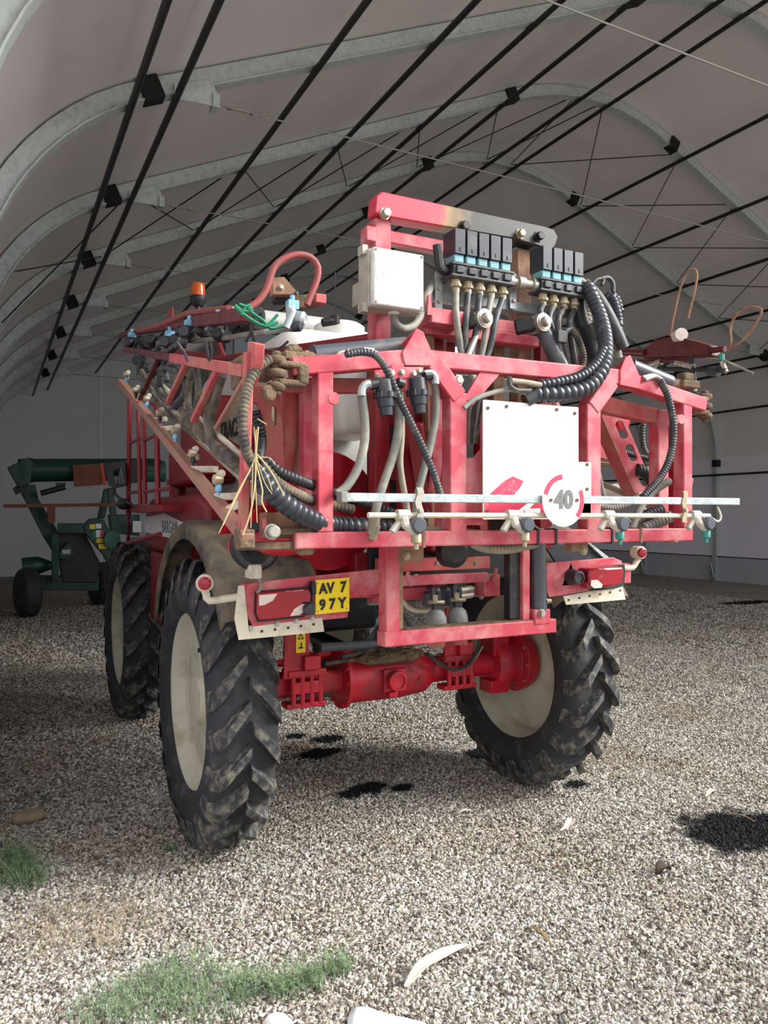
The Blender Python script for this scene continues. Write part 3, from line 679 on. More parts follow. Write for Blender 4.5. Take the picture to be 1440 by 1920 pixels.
c = P(1075,1082,Y=BY-0.03); part('trailer_socket', G().lathe(c, (0,-1,0), [(-0.03,0.046),(0.0,0.046),(0.03,0.036),(0.05,0.036),(0.052,0.028),(0.045,0.026),(0.044,0.0)], 22).plate([c+Vector((-0.06,0.02,-0.045)), c+Vector((0.05,0.02,-0.045)), c+Vector((0,0.02,0.075))], 0.006, (0,1,0)), 'black_gloss', spr)
flap([(1056,1118),(1166,1098),(1173,1124),(1062,1134)], BY-0.012)
marker(P(1160,1066,Y=BY), P(1186,1064,Y=BY), P(1197,1048,Y=BY), P(1198,1036,Y=BY), 1)
# rear box / pale glass panel behind right bumper
part('side_panel', G().plate(PL(3.5, [(1020,1020),(1105,1022),(1135,1050),(1045,1058)]), 0.02, (0,1,0)), 'black_gloss', spr)
part('panel_edge', G().plate(PL(3.48, [(1104,1020),(1112,1022),(1146,1048),(1136,1050)]), 0.02, (0,1,0)), 'galv', spr)
# ---- lower lift frame
LY = 3.10
part('lift_post', G().bx(1.575, 1.645, LY-0.03, LY+0.05, 1.22, 1.68), 'red', spr, bev=0.006)
part('lift_post_lining', G().bx(1.645, 1.668, LY-0.02, LY+0.06, 1.26, 1.66), 'tan_rust', spr, bev=0.003)
part('lift_rail', G().bx(1.565, 2.54, LY-0.035, LY+0.045, 1.185, 1.255), 'red', spr, bev=0.006)
part('lift_rail_dust', G().bx(1.68, 2.50, LY-0.03, LY+0.045, 1.2555, 1.259), 'caked', spr)
part('lift_post', G().bx(2.34, 2.385, LY-0.02, LY+0.04, 1.25, 1.66), 'red', spr, bev=0.005)
part('slide_strip', G().bx(2.275, 2.335, LY, LY+0.05, 1.262, 1.66), 'black', spr, bev=0.004)
c0 = P(1010, 1140, Y=LY); c1 = P(1008, 1018, Y=LY)
part('lift_cylinder', G().tube([c0, c1], 0.040, 20).tube([c0-Vector((0,0,0.012)), c0], 0.044, 20), 'cylinder', spr)
part('cylinder_foot', G().box(P(1008,1155,Y=LY), (0.10,0.08,0.075)), 'red', spr, bev=0.006)
bolt(spr, P(1016,1150,Y=LY-0.045), r=0.018, h=0.015)
bolt(spr, P(1024,1127,Y=LY-0.02), (1,0,0), 0.012, 0.03, 'brass')
part('cross_channel', G().bx(1.67, 2.30, 3.30, 3.38, 1.50, 1.565), 'red_dusty', spr, bev=0.005)
part('cross_channel', G().bx(1.72, 2.26, 3.26, 3.30, 1.435, 1.485), 'red', spr, bev=0.004)
part('channel_end', G().bx(1.67, 1.76, 3.27, 3.32, 1.37, 1.46), 'red_dusty', spr, bev=0.004)
part('channel_end', G().bx(2.24, 2.34, 3.27, 3.36, 1.36, 1.47), 'red', spr, bev=0.004)
part('lower_channel', G().bx(1.67, 2.15, 3.40, 3.46, 1.35, 1.41), 'red', spr, bev=0.004)
for x_ in (780, 915):
    q = P(x_, 1078, Y=3.27); bolt(spr, q, (0,0,-1), 0.008, 0.03)
for x_ in (820, 892): bolt(spr, P(x_, 1055, Y=3.297), r=0.008, h=0.008)
hk = part('frame_hook', G().tube(spline(PL(3.26, [(765,1072), (764,1085), (772,1098)])), 0.010, 6), 'red', spr)
part('frame_hook', G().tube(spline(PL(3.26, [(930,1065), (928,1080), (922,1090)])), 0.010, 6), 'red', spr)
# accumulators
VY = 3.32
vb = part('valve_block', G().plate(PL(VY, [(801,1112),(850,1098),(864,1100),(868,1135),(800,1138)]), 0.05, (0,1,0)), 'cylinder', spr, bev=0.006)
for x_, y_ in ((822,1106),(840,1105)): bolt(vb, P(x_, y_, Y=VY-0.001), r=0.008, h=0.008)
def bottle(x, y, h=1.0):
    c = P(x, y, Y=VY-0.06)
    o = part('gas_accumulator', G().lathe(c-Vector((0,0,0.10)), (0,0,1), [(0.005,0.045),(0.01,0.052),(0.08,0.053),(0.11,0.050),(0.135,0.040),(0.15,0.024),(0.152,0.020)], 22), 'bottle', spr)
    part('accumulator_neck', G().lathe(c+Vector((0,0,0.045)), (0,0,1), [(0,0.024),(0.03,0.024),(0.031,0.014),(0.06,0.014)], 6).tube([c+Vector((-0.02,0,0.10)), c+Vector((-0.02,0,0.15)), c+Vector((-0.02,0.04,0.16))], 0.016, 8).cyl(c+Vector((0.01,0,0.08)), c+Vector((0.01,0,0.14)), 0.014, 8), 'black_gloss', o)
    part('accumulator_fitting', G().cyl(c+Vector((-0.045,-0.005,0.09)), c+Vector((0.04,-0.005,0.085)), 0.011, 8).cyl(c+Vector((-0.02,-0.02,0.09)), c+Vector((-0.02,-0.02,0.125)), 0.014, 6), 'brass', o)
bottle(818, 1162); bottle(858, 1157)
part('accumulator_cup', G().cyl(P(817,1186,Y=VY-0.06), P(817,1212,Y=VY-0.06), 0.045, 18), 'red_dusty', spr)
part('accumulator_cup', G().cyl(P(860,1185,Y=VY-0.06), P(860,1207,Y=VY-0.06), 0.045, 18), 'red_dusty', spr)
for y0, y1 in ((1118,1114),(1128,1125)):
    hose('hydraulic_hose', PL(3.5, [(690,y0+2), (745,y0-1), (800,y1)]), 0.015, 'hose_grey', spr)
    part('hose_ferrule', G().cyl(P(775,y1+2,Y=3.5), P(802,y1,Y=3.5), 0.020, 10), 'steel', spr)
    hose('hydraulic_hose', PL(3.5, [(860,y1-8), (890,y0-14), (905,y0-13), (900,y1-4)]), 0.014, 'hose_grey', spr)
    part('hose_ferrule', G().cyl(P(862,y1-7,Y=3.5), P(884,y1-10,Y=3.5), 0.019, 10), 'steel', spr)
hose('hydraulic_hose', PL(3.46, [(750,1118), (765,1138), (785,1145), (806,1143)]), 0.013, 'cream', spr)
part('hose_coupling', G().cyl(P(832,1090,Y=3.4), P(858,1088,Y=3.4), 0.018, 10).cyl(P(858,1088,Y=3.4), P(890,1086,Y=3.4), 0.013, 10).box(P(845,1093,Y=3.4), (0.03,0.03,0.05)), 'steel', spr)
for k in range(3): hose('frame_hose', PL(3.7, [(744+k*4,1120+k*8), (756+k*4,1150+k*6), (775+k*3,1185)]), 0.012, 'hose', spr)
# ---- rear boom frame
RY = 2.80
part('frame_bottom_rail', G().bx(1.03, 3.17, RY-0.035, RY+0.035, 1.648, 1.712), 'red', spr, bev=0.006)
def post(name, x, w, z0, z1, y=RY, dp=0.07, m='red'): return part(name, G().bx(x-w/2, x+w/2, y-dp/2, y+dp/2, z0, z1), m, spr, bev=0.006)
post('frame_outer_post', 1.155, 0.066, 1.712, 2.345); post('frame_outer_post', 3.135, 0.062, 1.712, 2.345)
post('frame_rear_post', 1.155, 0.066, 1.66, 2.33, RY+0.15); post('frame_rear_post', 3.125, 0.075, 1.66, 2.33, RY+0.15)
post('frame_rear_post', 3.245, 0.05, 1.66, 2.30, RY+0.15, m='red_deep')
def railseg(a, b, y=RY, w=0.075, h=0.07, m='red', name='frame_top_rail'): return part(name, G().beam((a[0], y, a[1]), (b[0], y, b[1]), w, h), m, spr, bev=0.006)
railseg((1.02, 2.345), (1.56, 2.43)); railseg((1.56, 2.43), (2.70, 2.44), w=0.078, h=0.073); railseg((2.70, 2.44), (3.27, 2.345))
railseg((1.05, 2.30), (1.60, 2.34), RY+0.15, 0.06, 0.06, 'red_dusty'); railseg((2.66, 2.34), (3.22, 2.28), RY+0.15, 0.06, 0.08, 'red_dusty')
for x, s in ((1.555, 1), (2.735, -1)):
    y0 = RY-0.045
    gg = G().plate([(x-s*0.055,y0,2.39), (x+s*0.068,y0,2.40), (x+s*0.066,y0,2.47), (x+s*0.032,y0,2.535), (x,y0,2.548), (x-s*0.068,y0,2.44)], 0.012, (0,1,0))
    gg.plate([(x,y0+0.004,2.545), (x+s*0.032,y0+0.004,2.530), (x+s*0.066,y0+0.09,2.47), (x-s*0.06,y0+0.09,2.46)], 0.006)
    part('rail_gusset', gg, 'red', spr, bev=0.003)
def bentpost(x, s):
    y = RY; part('frame_inner_post', G().beam((x, y, 1.70), (x, y, 2.30), 0.085, 0.071, (0,1,0)), 'red', spr, bev=0.006)
    part('frame_inner_post_head', G().beam((x+s*0.005, y, 2.28), (x-s*0.12, y, 2.42), 0.08, 0.080, (0,1,0)), 'red', spr, bev=0.006)
bentpost(1.765, 1); bentpost(2.515, -1)
gg = G().plate([(1.80,RY-0.03,2.28), (1.88,RY-0.03,2.40), (1.99,RY-0.03,2.405), (1.84,RY-0.03,2.25)], 0.012, (0,1,0)); part('post_gusset', gg, 'red', spr); bolt(spr, P(861,712,Y=RY-0.032), r=0.018)
part('post_bracket', G().bx(2.56, 2.68, RY-0.03, RY+0.0, 1.72, 1.77), 'red', spr, bev=0.003)
for px_, Yq in ((625,RY-0.03),(1276,RY-0.03)):
    c = P(px_, 747 if px_ < 700 else 786, Y=Yq); part('frame_tab', G().lathe(c, (0,-1,0), [(0,0.024),(0.008,0.024)], 16).bx(c.x-0.03, c.x, c.y-0.006, c.y+0.002, c.z-0.02, c.z+0.02), 'red', spr)
for px_ in (787, 1000, 1033, 1138, 1192):
    q = P(px_, 1010, Y=RY); part('cable_tie', G().bx(q.x-0.006, q.x+0.006, RY-0.039, RY+0.039, 1.643, 1.717), 'tan_rust' if px_ in (787,1192) else 'ink', spr)
# red sheet and marker board
part('red_sheet', G().plate(PL(RY-0.02, [(857,860),(888,858),(905,838),(908,985),(857,985)]), 0.008, (0,1,0)), 'red', spr, bev=0.002)
for y_ in (864,915): bolt(spr, P(861,y_,Y=RY-0.022), r=0.007, h=0.006, mat='ink')
SY = 2.72
bd = part('marker_board', G().bx(1.855, 2.375, SY-0.006, SY, 2.02, 2.268).bx(1.855, 2.45, SY-0.006, SY, 1.76, 2.02), 'reflect_white', spr, label='white rear marker board with red diagonal bands low down and painted glare above')  # bands stop low down; the bare white above paints overexposed glare
def band(pts, nm='red_band'): return part(nm, G().plate([P(x,y,Y=SY-0.0075) for x,y in pts], 0.001, (0,1,0)), 'sign_red', bd)
band([(917,928),(945,902),(962,893),(982,902),(975,915),(962,930)]); band([(908,932),(1004,932),(965,962),(908,963)])
band([(1010,936),(1108,938),(1108,962),(985,962)]); band([(1050,942),(1108,940),(1108,972),(1060,972)])
part('data_label', G().plate(PL(SY-0.010, [(985,954),(1013,953),(1013,963),(985,964)]), 0.001, (0,1,0)), 'paper', bd)
for x_, y_ in ((915,765),(950,762),(1044,768),(1078,775),(1101,871),(1101,917),(914,959)): part('board_rivet', G().cyl(P(x_,y_,Y=SY-0.012), P(x_,y_,Y=SY), 0.008, 8), 'tan_rust', bd)
DY = 2.60; dcn = P(1057, 938, Y=DY)
ds_ = part('speed_disc', G().cyl(dcn, dcn+Vector((0,0.004,0)), 0.114, 40), 'reflect_white', spr, label='round white disc marked 40')
ring = G(); n = 30
for a0, a1 in ((-0.75, 0.45), (1.65, 2.9)):
    vs = []
    for i in range(n+1):
        a = a0+(a1-a0)*i/n
        for r in (0.090, 0.112): vs.append(dcn+Vector((r*math.cos(a), -0.0015, r*math.sin(a))))
    ring.add(vs, [(2*i, 2*i+1, 2*i+3, 2*i+2) for i in range(n)])
part('disc_ring', ring, 'sign_red', ds_)
part('disc_number', text_geo('40', 0.105, dcn+Vector((0.0,-0.002,0.0)), (1,0,0), (0,0,1), 0.002, 0.95, 0.005), 'ink_grey', ds_)
for x_ in (1033, 1082): part('disc_rivet', G().cyl(P(x_,938,Y=DY-0.006), P(x_,938,Y=DY), 0.008, 10), 'tan_rust', ds_)
# galvanised bar and spray pipe with nozzles
BRY = 2.63
part('galvanised_bar', G().bx(1.17, 3.325, BRY-0.017, BRY+0.017, 1.828, 1.862), 'galv', spr, bev=0.003)
part('bar_end', G().box((1.165, BRY, 1.845), (0.03, 0.045, 0.042)), 'hose_grey', spr, bev=0.005)
sp = part('spray_pipe', G().tube([P(690,966,Y=BRY), P(1330,967,Y=BRY)], 0.011, 12), 'cream', spr)
for px_ in (787, 1285):
    c = P(px_, 950, Y=BRY-0.022); cc = []
    for k in range(11): cc.append(c+Vector((0.006*math.sin(k*1.2), 0, 0.075-0.15*k/10)))
    part('pipe_clamp', G().plate([a+Vector((-0.014,0,0)) for a in cc]+[a+Vector((0.014,0,0)) for a in reversed(cc)], 0.006, (0,1,0)), 'brass' if px_ > 1000 else 'steel', spr); bolt(spr, c-Vector((0,0.002,0.015)), r=0.008, h=0.01)
def nozzle(c, right, out, tip='brass', cap='black_gloss', parent=spr, sz=1.0):
    """triple nozzle holder: clamp on the pipe, round check valve facing out, nozzle hanging below"""
    right = Vector(right); out = Vector(out); dn = Vector((0,0,-1)); c = Vector(c); q = sz
    gg = G().cyl(c-right*0.02*q, c+right*0.02*q, 0.018*q, 10).tube([c, c+out*0.02*q+dn*0.03*q, c+right*0.03*q+dn*0.05*q+out*0.02*q], 0.014*q, 8).tube([c+dn*0.02*q-right*0.01*q, c+dn*0.05*q-right*0.035*q], 0.012*q, 8)
    o = part('nozzle_holder', gg, 'cream_metal', parent)
    v = c+right*0.035*q+dn*0.03*q+out*0.02*q
    part('check_valve', G().lathe(v, out, [(-0.02*q,0.016*q),(0.0,0.024*q),(0.02*q,0.025*q),(0.026*q,0.020*q),(0.0262*q,0.0)], 18), cap, o)
    v2 = v+dn*0.03*q
    part('nozzle_tip', G().lathe(v2, dn, [(-0.01*q,0.010*q),(0.0,0.016*q),(0.022*q,0.016*q),(0.024*q,0.008*q),(0.042*q,0.007*q)], 12), tip, o)
    return o
for px_, tp in ((755,'brass'),(960,'brass'),(1140,'green_cap'),(1303,'green_cap')):
    nozzle(P(px_, 966, Y=BRY), (1,0,0), (0,-1,0), tp, 'cylinder', spr, 1.3)
hose('nozzle_wire', PL(BRY, [(1333,970), (1346,978), (1352,968), (1345,950)]), 0.005, 'cream', spr)
# filters on their red bracket
part('filter_bracket', G().plate(PL(2.74, [(702,694),(733,690),(735,683),(757,681),(757,688),(794,688),(794,706),(705,713)]), 0.01, (0,1,0)), 'red', spr, bev=0.002)
for x_, y_ in ((708,706),(735,699),(754,698),(776,701),(787,696)): bolt(spr, P(x_, y_, Y=2.738), r=0.011, h=0.012)
def filt(x, y):
    c = P(x, y, Y=2.72); ax = Vector((0.10,0,-1))
    o = part('line_filter', G().lathe(c, ax, [(-0.03,0.020),(-0.02,0.034),(0.03,0.036),(0.031,0.043),(0.05,0.043),(0.052,0.036),(0.085,0.034),(0.088,0.028),(0.12,0.026),(0.122,0.0)], 20), 'black_gloss', spr)
    for k in range(8):
        a = 2*PI*k/8; q = c+ax.normalized()*0.04+Vector((0.044*math.cos(a), 0.044*math.sin(a), 0)); part('filter_rib', G().box(q, (0.008,0.008,0.024)), 'black', o)
    return o
filt(720, 722); filt(782, 719)
part('filter_tee', G().tube(PL(2.72, [(695,722),(712,718)]), 0.022, 10).tube(PL(2.72, [(745,716),(756,720)]), 0.020, 10).tube(PL(2.72, [(795,705),(808,704)]), 0.02, 10), 'black', spr)
part('hose_elbow', G().tube(spline(PL(2.72, [(700,721),(688,720),(679,728),(678,742)])), 0.017, 10), 'galv', spr)
part('hose_elbow', G().tube(spline(PL(2.72, [(795,702),(808,700),(815,708),(816,720)])), 0.017, 10), 'galv', spr)
hose('feed_hose', PL(2.74, [(678,740),(683,775),(684,825),(672,875),(650,912),(632,926)]), 0.018, 'hose_grey', spr)
hose('feed_hose', PL(2.76, [(744,725),(748,790),(738,850),(718,910),(704,960),(700,1000)]), 0.018, 'hose_grey', spr)
hose('feed_hose', PL(2.80, [(750,735),(753,810),(750,870),(758,925),(764,960)]), 0.014, 'hose_tan', spr)
hose('feed_hose', PL(2.80, [(816,715),(818,770),(808,830),(795,880),(784,925),(778,965)]), 0.017, 'hose_grey', spr)
hose('ribbed_hose', PL(2.70, [(648,664),(680,660),(706,668),(728,700),(752,755),(785,822),(810,880),(827,930)]), 0.0155, 'hose', spr, corr=0.014)
part('hose_connector', G().cyl(P(700,1000,Y=2.76), P(702,965,Y=2.74), 0.024, 10).cyl(P(698,1010,Y=2.76), P(706,985,Y=2.74), 0.018, 10), 'hose_tan', spr)
# ---- hinges
def knuckle(c, s, name='hinge_knuckle'):
    c = Vector(c); gg = G()
    for z in (0.05, 0.0, -0.05): gg.lathe(c+Vector((0,0,z-0.016)), (0,0,1), [(0,0.026),(0.004,0.037),(0.028,0.038),(0.032,0.026)], 14)
    gg.cyl(c+Vector((0,0,-0.085)), c+Vector((0,0,0.085)), 0.018, 12)
    gg.box(c+Vector((s*0.055,0,0.035)), (0.11,0.07,0.024)).box(c+Vector((s*0.055,0,-0.035)), (0.11,0.07,0.024)).box(c+Vector((s*0.10,0,0)), (0.04,0.075,0.075))
    return part(name, gg, 'caked', spr, bev=0.008)
knuckle(P(518,700,Y=2.78), 1); knuckle(P(1322,762,Y=2.82), -1)
part('hinge_arm', G().box(P(480,690,Y=2.85), (0.13,0.12,0.09)).box(P(455,700,Y=2.9), (0.06,0.14,0.12)).lathe(P(500,738,Y=2.78), (0.2,-1,0), [(0,0.035),(0.03,0.03)], 12), 'caked', spr, bev=0.012)
c = P(550,670,Y=2.84); part('cylinder_clevis', G().box(c, (0.10,0.08,0.035)).box(c+Vector((0.0,0,0.028)), (0.06,0.05,0.025)).cyl(c+Vector((0,0,-0.05)), c+Vector((0,0,0.05)), 0.022, 12).cyl(c, c+Vector((0.16,0,0)), 0.03, 12), 'caked', spr, bev=0.008)
part('lift_ram', G().tube([P(588,668,Y=2.86), P(600,666,Y=2.86), P(760,650,Y=2.86)], 0.042, 22).tube([P(586,668,Y=2.86), P(589,668,Y=2.86)], 0.047, 22), 'cylinder', spr)
part('ram_port', G().tube(spline(PL(2.80, [(630,672),(636,662),(650,660),(672,663)])), 0.009, 8).cyl(P(650,660,Y=2.80), P(668,662,Y=2.80), 0.014, 8), 'steel', spr)
part('ram_port', G().tube(PL(2.79, [(672,662),(690,658),(708,664)]), 0.013, 8).box(P(690,659,Y=2.79), (0.05,0.02,0.03)), 'steel', spr, bev=0.003)
part('lift_ram', G().tube([P(1182,688,Y=2.88), P(1255,718,Y=2.84)], 0.042, 22), 'cylinder', spr)
c = P(1285,722,Y=2.84); part('cylinder_clevis', G().box(c, (0.12,0.09,0.04)).box(c+Vector((0,0,0.04)), (0.07,0.06,0.04)).cyl(c-Vector((0.12,0,0)), c, 0.028, 12), 'caked', spr, bev=0.008)
part('ram_port', G().tube(spline(PL(2.76, [(1205,708),(1225,704),(1240,712)])), 0.011, 8).tube(spline(PL(2.75, [(1210,712),(1232,706),(1244,722)])), 0.010, 8), 'steel', spr)
hose('ribbed_hose', PL(2.72, [(1238,712),(1254,748),(1263,805),(1256,858),(1236,898),(1205,932)]), 0.0185, 'hose', spr, corr=0.014)
# lower hinge
c = P(545,1005,Y=2.82); part('hinge_knuckle', G().box(c+Vector((0,0,0.02)), (0.20,0.08,0.028)).box(c+Vector((-0.06,0,-0.035)), (0.30,0.08,0.03)).lathe(c+Vector((0.06,0,-0.075)), (0,0,1), [(0,0.03),(0.02,0.04),(0.05,0.04)], 14).cyl(c+Vector((0.06,0,-0.05)), c+Vector((0.06,0,0.06)), 0.03, 12), 'caked', spr, bev=0.006)
c = P(510,997,Y=2.74); part('hinge_bolt', G().lathe(c, (0,-1,0), [(-0.05,0.03),(0,0.03),(0.001,0.024),(0.03,0.024),(0.035,0.018)], 18), 'steel', spr)
part('hinge_lever', G().plate(PL(2.75, [(491,972),(500,972),(500,1008),(493,1008)]), 0.012, (0,1,0)), 'red_dusty', spr)
part('hinge_block', G().box(P(525,985,Y=2.86), (0.14,0.10,0.10)), 'tan_rust', spr, bev=0.008)
c = P(1080,1022,Y=2.88); part('frame_bracket', G().box(c, (0.10,0.06,0.06)), 'tan_rust', spr, bev=0.004); bolt(spr, P(1095,1032,Y=2.85), r=0.018, mat='brass')
c = P(770,1035,Y=2.95); part('frame_bracket', G().box(c, (0.10,0.06,0.085)), 'tan_rust', spr, bev=0.004); bolt(spr, P(763,1043,Y=2.91), r=0.014, mat='brass')
c = P(1258,1012,Y=2.80); part('frame_foot', G().lathe(c, (0,0,1), [(-0.02,0.02),(-0.01,0.035),(0.02,0.035)], 12), 'tan_rust', spr)
# ---- left boom: slotted hinge plate, tapering tube, main truss
HP = 2.96
def slot(x0, y0, x1, y1, Y, n=5):
    out = []; cx, cy = (x0+x1)/2, (y0+y1)/2
    for k in range(20):
        a = 2*PI*k/20; cs, sn = math.cos(a), math.sin(a)
        out.append(P(cx+(x1-x0)/2*math.copysign(abs(cs)**0.5, cs), cy+(y1-y0)/2*math.copysign(abs(sn)**0.5, sn), Y=Y))
    return out
g = G().plate(PL(HP, [(457,742),(466,726),(480,722),(522,726),(531,800),(535,890),(514,892),(500,870),(472,864),(470,905),(458,905)]), 0.03, (0,1,0), [slot(465,755,486,795,HP), slot(473,806,495,850,HP), slot(510,760,519,798,HP)])
part('boom_hinge_plate', g, 'red_dusty', spr, bev=0.004)
part('boom_tube', G().tube([P(542,728,Y=3.02), P(540,800,Y=3.02), P(530,900,Y=3.02)], [0.042, 0.045, 0.040], 20), 'red_dusty', spr)
part('boom_tube', G().beam(P(560,735,Y=3.05), P(552,900,Y=3.05), 0.03, 0.05, (0,1,0)), 'tan_rust', spr, bev=0.004)
BX = 0.83
part('boom_end_post', G().beam(P(466,660,X=BX), P(455,1005,X=BX), 0.034, 0.04, (0,1,0)), 'red_dusty', spr, bev=0.006)
part('boom_end_tip', G().plate(PX(BX, [(464,640),(477,643),(474,680),(462,720),(454,716),(462,680)]), 0.04, (1,0,0)), 'red_dusty', spr, bev=0.004)
def member(a, b, w=0.04, m='red_dusty', X=BX, name='boom_chord', X2=None):
    return part(name, G().beam(P(*a, X=X), P(*b, X=X if X2 is None else X2), w, w), m, spr, bev=0.004)
member((464,1012), (226,716), 0.045, 'boom_dusty'); part('boom_foot', G().box(P(458,1010,X=BX), (0.06,0.08,0.07)), 'caked', spr, bev=0.006)
member((462,696), (325,671), 0.045); member((325,671), (236,655), 0.04, 'red_dark'); member((457,712), (404,804), 0.016, 'boom_dusty', name='boom_brace'); member((410,690), (362,790), 0.028, name='boom_brace')
member((350,680), (315,755), 0.028, name='boom_brace'); member((300,665), (262,748), 0.026, 'red_dark', name='boom_brace')
member((480,915), (300,755), 0.035, 'tan_rust', 0.88, 'boom_chord')
for a, b in (((243,742),(262,742)),((285,788),(312,786)),((300,805),(325,803)),((340,858),(372,857)),((361,880),(405,880)),((405,932),(450,930)),((424,958),(456,940))):
    member(a, b, 0.030, 'cream', BX, 'boom_rung', 0.90)
# lower spray pipe of the folded boom
part('boom_spray_pipe', G().tube([P(462,905,X=0.86), P(290,735,X=0.86)], 0.016, 10), 'hose_tan', spr)
part('boom_spray_pipe', G().tube([P(470,870,X=0.90), P(300,720,X=0.90)], 0.014, 10), 'cream', spr)
for i, (x, y) in enumerate(((240,698),(258,726),(279,742),(303,768),(332,800),(366,842),(414,888))):
    nozzle(P(x, y, X=0.80), (0.0,-1,0), (-1,0,0), 'blue_cap' if i in (0,2,4,6) else 'black', 'brass', spr, 0.75+0.1*(i == 6))
def bh(pts, r, m='hose_dusty', corr=0, X=0.86): return hose('boom_hose', PX(X, pts), r*0.68, m, spr, corr)
bh([(360,690),(352,735),(356,775),(372,800),(400,830),(440,860)], 0.026)
bh([(368,690),(372,740),(362,790),(380,820),(420,850)], 0.024)
bh([(400,700),(392,745),(388,790),(402,835),(440,868)], 0.028)
bh([(418,702),(404,750),(394,800),(402,842),(446,880)], 0.028)
bh([(300,690),(318,690),(338,700),(350,730),(330,760),(320,770)], 0.030, 'hose')
bh([(330,750),(312,750),(298,735),(292,705),(300,680),(318,660)], 0.030, 'hose')
bh([(290,700),(300,735),(318,765),(345,790),(390,830)], 0.026)
bh([(350,700),(330,745),(310,765)], 0.024, 'hose')
bh([(262,690),(278,720),(300,760),(332,790),(372,820)], 0.024)
bh([(340,770),(372,815),(420,862),(455,890)], 0.022, 'hose_dusty')
bh([(262,650),(268,672),(262,700),(282,722)], 0.034, 'hose', 0.02)
bh([(300,640),(296,670),(302,700),(296,730)], 0.036, 'hose', 0.02)
bh([(345,640),(322,655),(308,680),(312,715)], 0.030, 'hose', 0.02)
# long ribbed hose round the hinge and the bundle below it
hose('ribbed_hose', [P(505,672,Y=2.72), P(482,690,Y=2.70), P(464,725,Y=2.68), P(455,775,Y=2.66), P(457,825,Y=2.66), P(468,860,Y=2.68), P(480,878,Y=2.70)], 0.020, 'hose_dusty', spr, corr=0.016)
hose('ribbed_hose', [P(478,880,Y=2.70), P(505,918,Y=2.70), P(545,952,Y=2.72), P(592,978,Y=2.78), P(625,984,Y=2.86), P(680,988,Y=2.88), P(770,988,Y=2.88)], 0.040, 'black_gloss', spr, corr=0.03, label='thick ribbed black conduit bundling the boom hoses')
hose('ribbed_hose', [P(498,862,Y=2.72), P(525,885,Y=2.72), P(560,900,Y=2.75), P(600,915,Y=2.84), P(650,932,Y=2.88), P(745,965,Y=2.88)], 0.022, 'black', spr, corr=0.018)
hose('ribbed_hose', [P(490,870,Y=2.71), P(520,905,Y=2.71), P(560,928,Y=2.75), P(600,942,Y=2.84), P(660,955,Y=2.88)], 0.022, 'hose_dusty', spr, corr=0.018)
hose('ribbed_hose', [P(478,770,Y=2.94), P(486,800,Y=2.94), P(490,830,Y=2.93), P(484,865,Y=2.80)], 0.022, 'black', spr, corr=0.016)
# dry grass caught there
g = G(); rr = random.Random(11)
for i, pts in enumerate(([(484,800),(480,850),(478,905),(470,960),(455,1003)], [(480,805),(478,870),(480,930),(482,980)], [(476,800),(482,860),(496,905),(510,926)], [(480,850),(505,880),(520,905),(533,930)], [(478,860),(450,920),(410,1000)], [(474,870),(472,930),(470,990)], [(480,870),(492,920),(490,940),(500,960)], [(482,858),(505,858),(516,872)], [(482,785),(500,796)], [(470,880),(445,925),(418,985)], [(478,860),(500,890),(510,920)])):
    g.tube(spline(PL(2.63, pts), 0.03), 0.0017 if i % 3 else 0.003, 5)
part('dry_grass', g, 'straw', spr)
# ---- upper folded boom section on the left
def up(x, y, Xv): return P(x, y, X=Xv)
bt = [up(226,628,0.86), up(300,610,0.88), up(350,588,0.95), up(430,578,1.05)]
part('boom_upper_tube', G().tube(bt, 0.018, 10), 'boom_brown', spr)
part('boom_upper_tube', G().tube([up(226,628,0.86), up(240,625,0.86), up(310,615,0.90), up(352,605,0.95)], 0.018, 10), 'red_dark', spr)
hoop = PL(3.0, [(466,577),(482,566),(498,545),(506,522),(514,500),(530,486),(556,477),(582,482),(596,500),(594,525),(586,545),(575,572)])
part('boom_tip_hoop', G().tube(spline(hoop, 0.02), 0.0145, 12), 'boom_brown', spr, label='bent red tube hoop guarding the boom tip')
part('tip_bracket', G().plate(PL(3.05, [(509,520),(533,518),(556,545),(548,552),(512,552)]), 0.05, (0,1,0)), 'tan_rust', spr, bev=0.004); bolt(spr, P(527,538,Y=3.045), r=0.010)
part('tip_block', G().beam(P(545,570,Y=3.08), P(595,562,Y=3.08), 0.06, 0.055), 'caked', spr, bev=0.01)
part('tip_block', G().beam(P(510,560,Y=3.15), P(560,556,Y=3.12), 0.05, 0.05), 'black', spr, bev=0.01)
part('tip_socket', G().box(P(597,562,Y=3.05), (0.05,0.06,0.04)), 'red_dusty', spr, bev=0.004)
part('upper_spray_pipe', G().tube([P(360,640,X=0.98), P(430,632,X=1.02), P(500,622,Y=2.98), P(560,612,Y=2.96)], 0.013, 10), 'hose_grey', spr)
part('pipe_end', G().lathe(P(553,613,Y=2.96), (0.6,-0.8,0), [(-0.03,0.016),(0.0,0.02),(0.02,0.021),(0.03,0.016),(0.031,0)], 16), 'black_gloss', spr)
for x, y, Xv, tp in ((318,628,0.90,'blue_cap'),(355,608,0.94,'blue_cap'),(408,598,1.0,'blue_cap'),(247,630,0.84,'blue_cap')):
    c = up(x, y, Xv)
    o = part('nozzle_holder', G().cyl(c+Vector((0,-0.03,-0.06)), c+Vector((0,0.03,-0.06)), 0.022, 10).lathe(c+Vector((-0.02,-0.02,-0.05)), (-0.6,-1,0), [(-0.03,0.02),(0,0.034),(0.03,0.034),(0.04,0.025),(0.041,0)], 14), 'black_gloss', spr)
    part('nozzle_cap', G().box(c+Vector((0,0,0.005)), (0.05,0.04,0.03)).cyl(c, c+Vector((0,0,0.045)), 0.012, 8), tp, o)
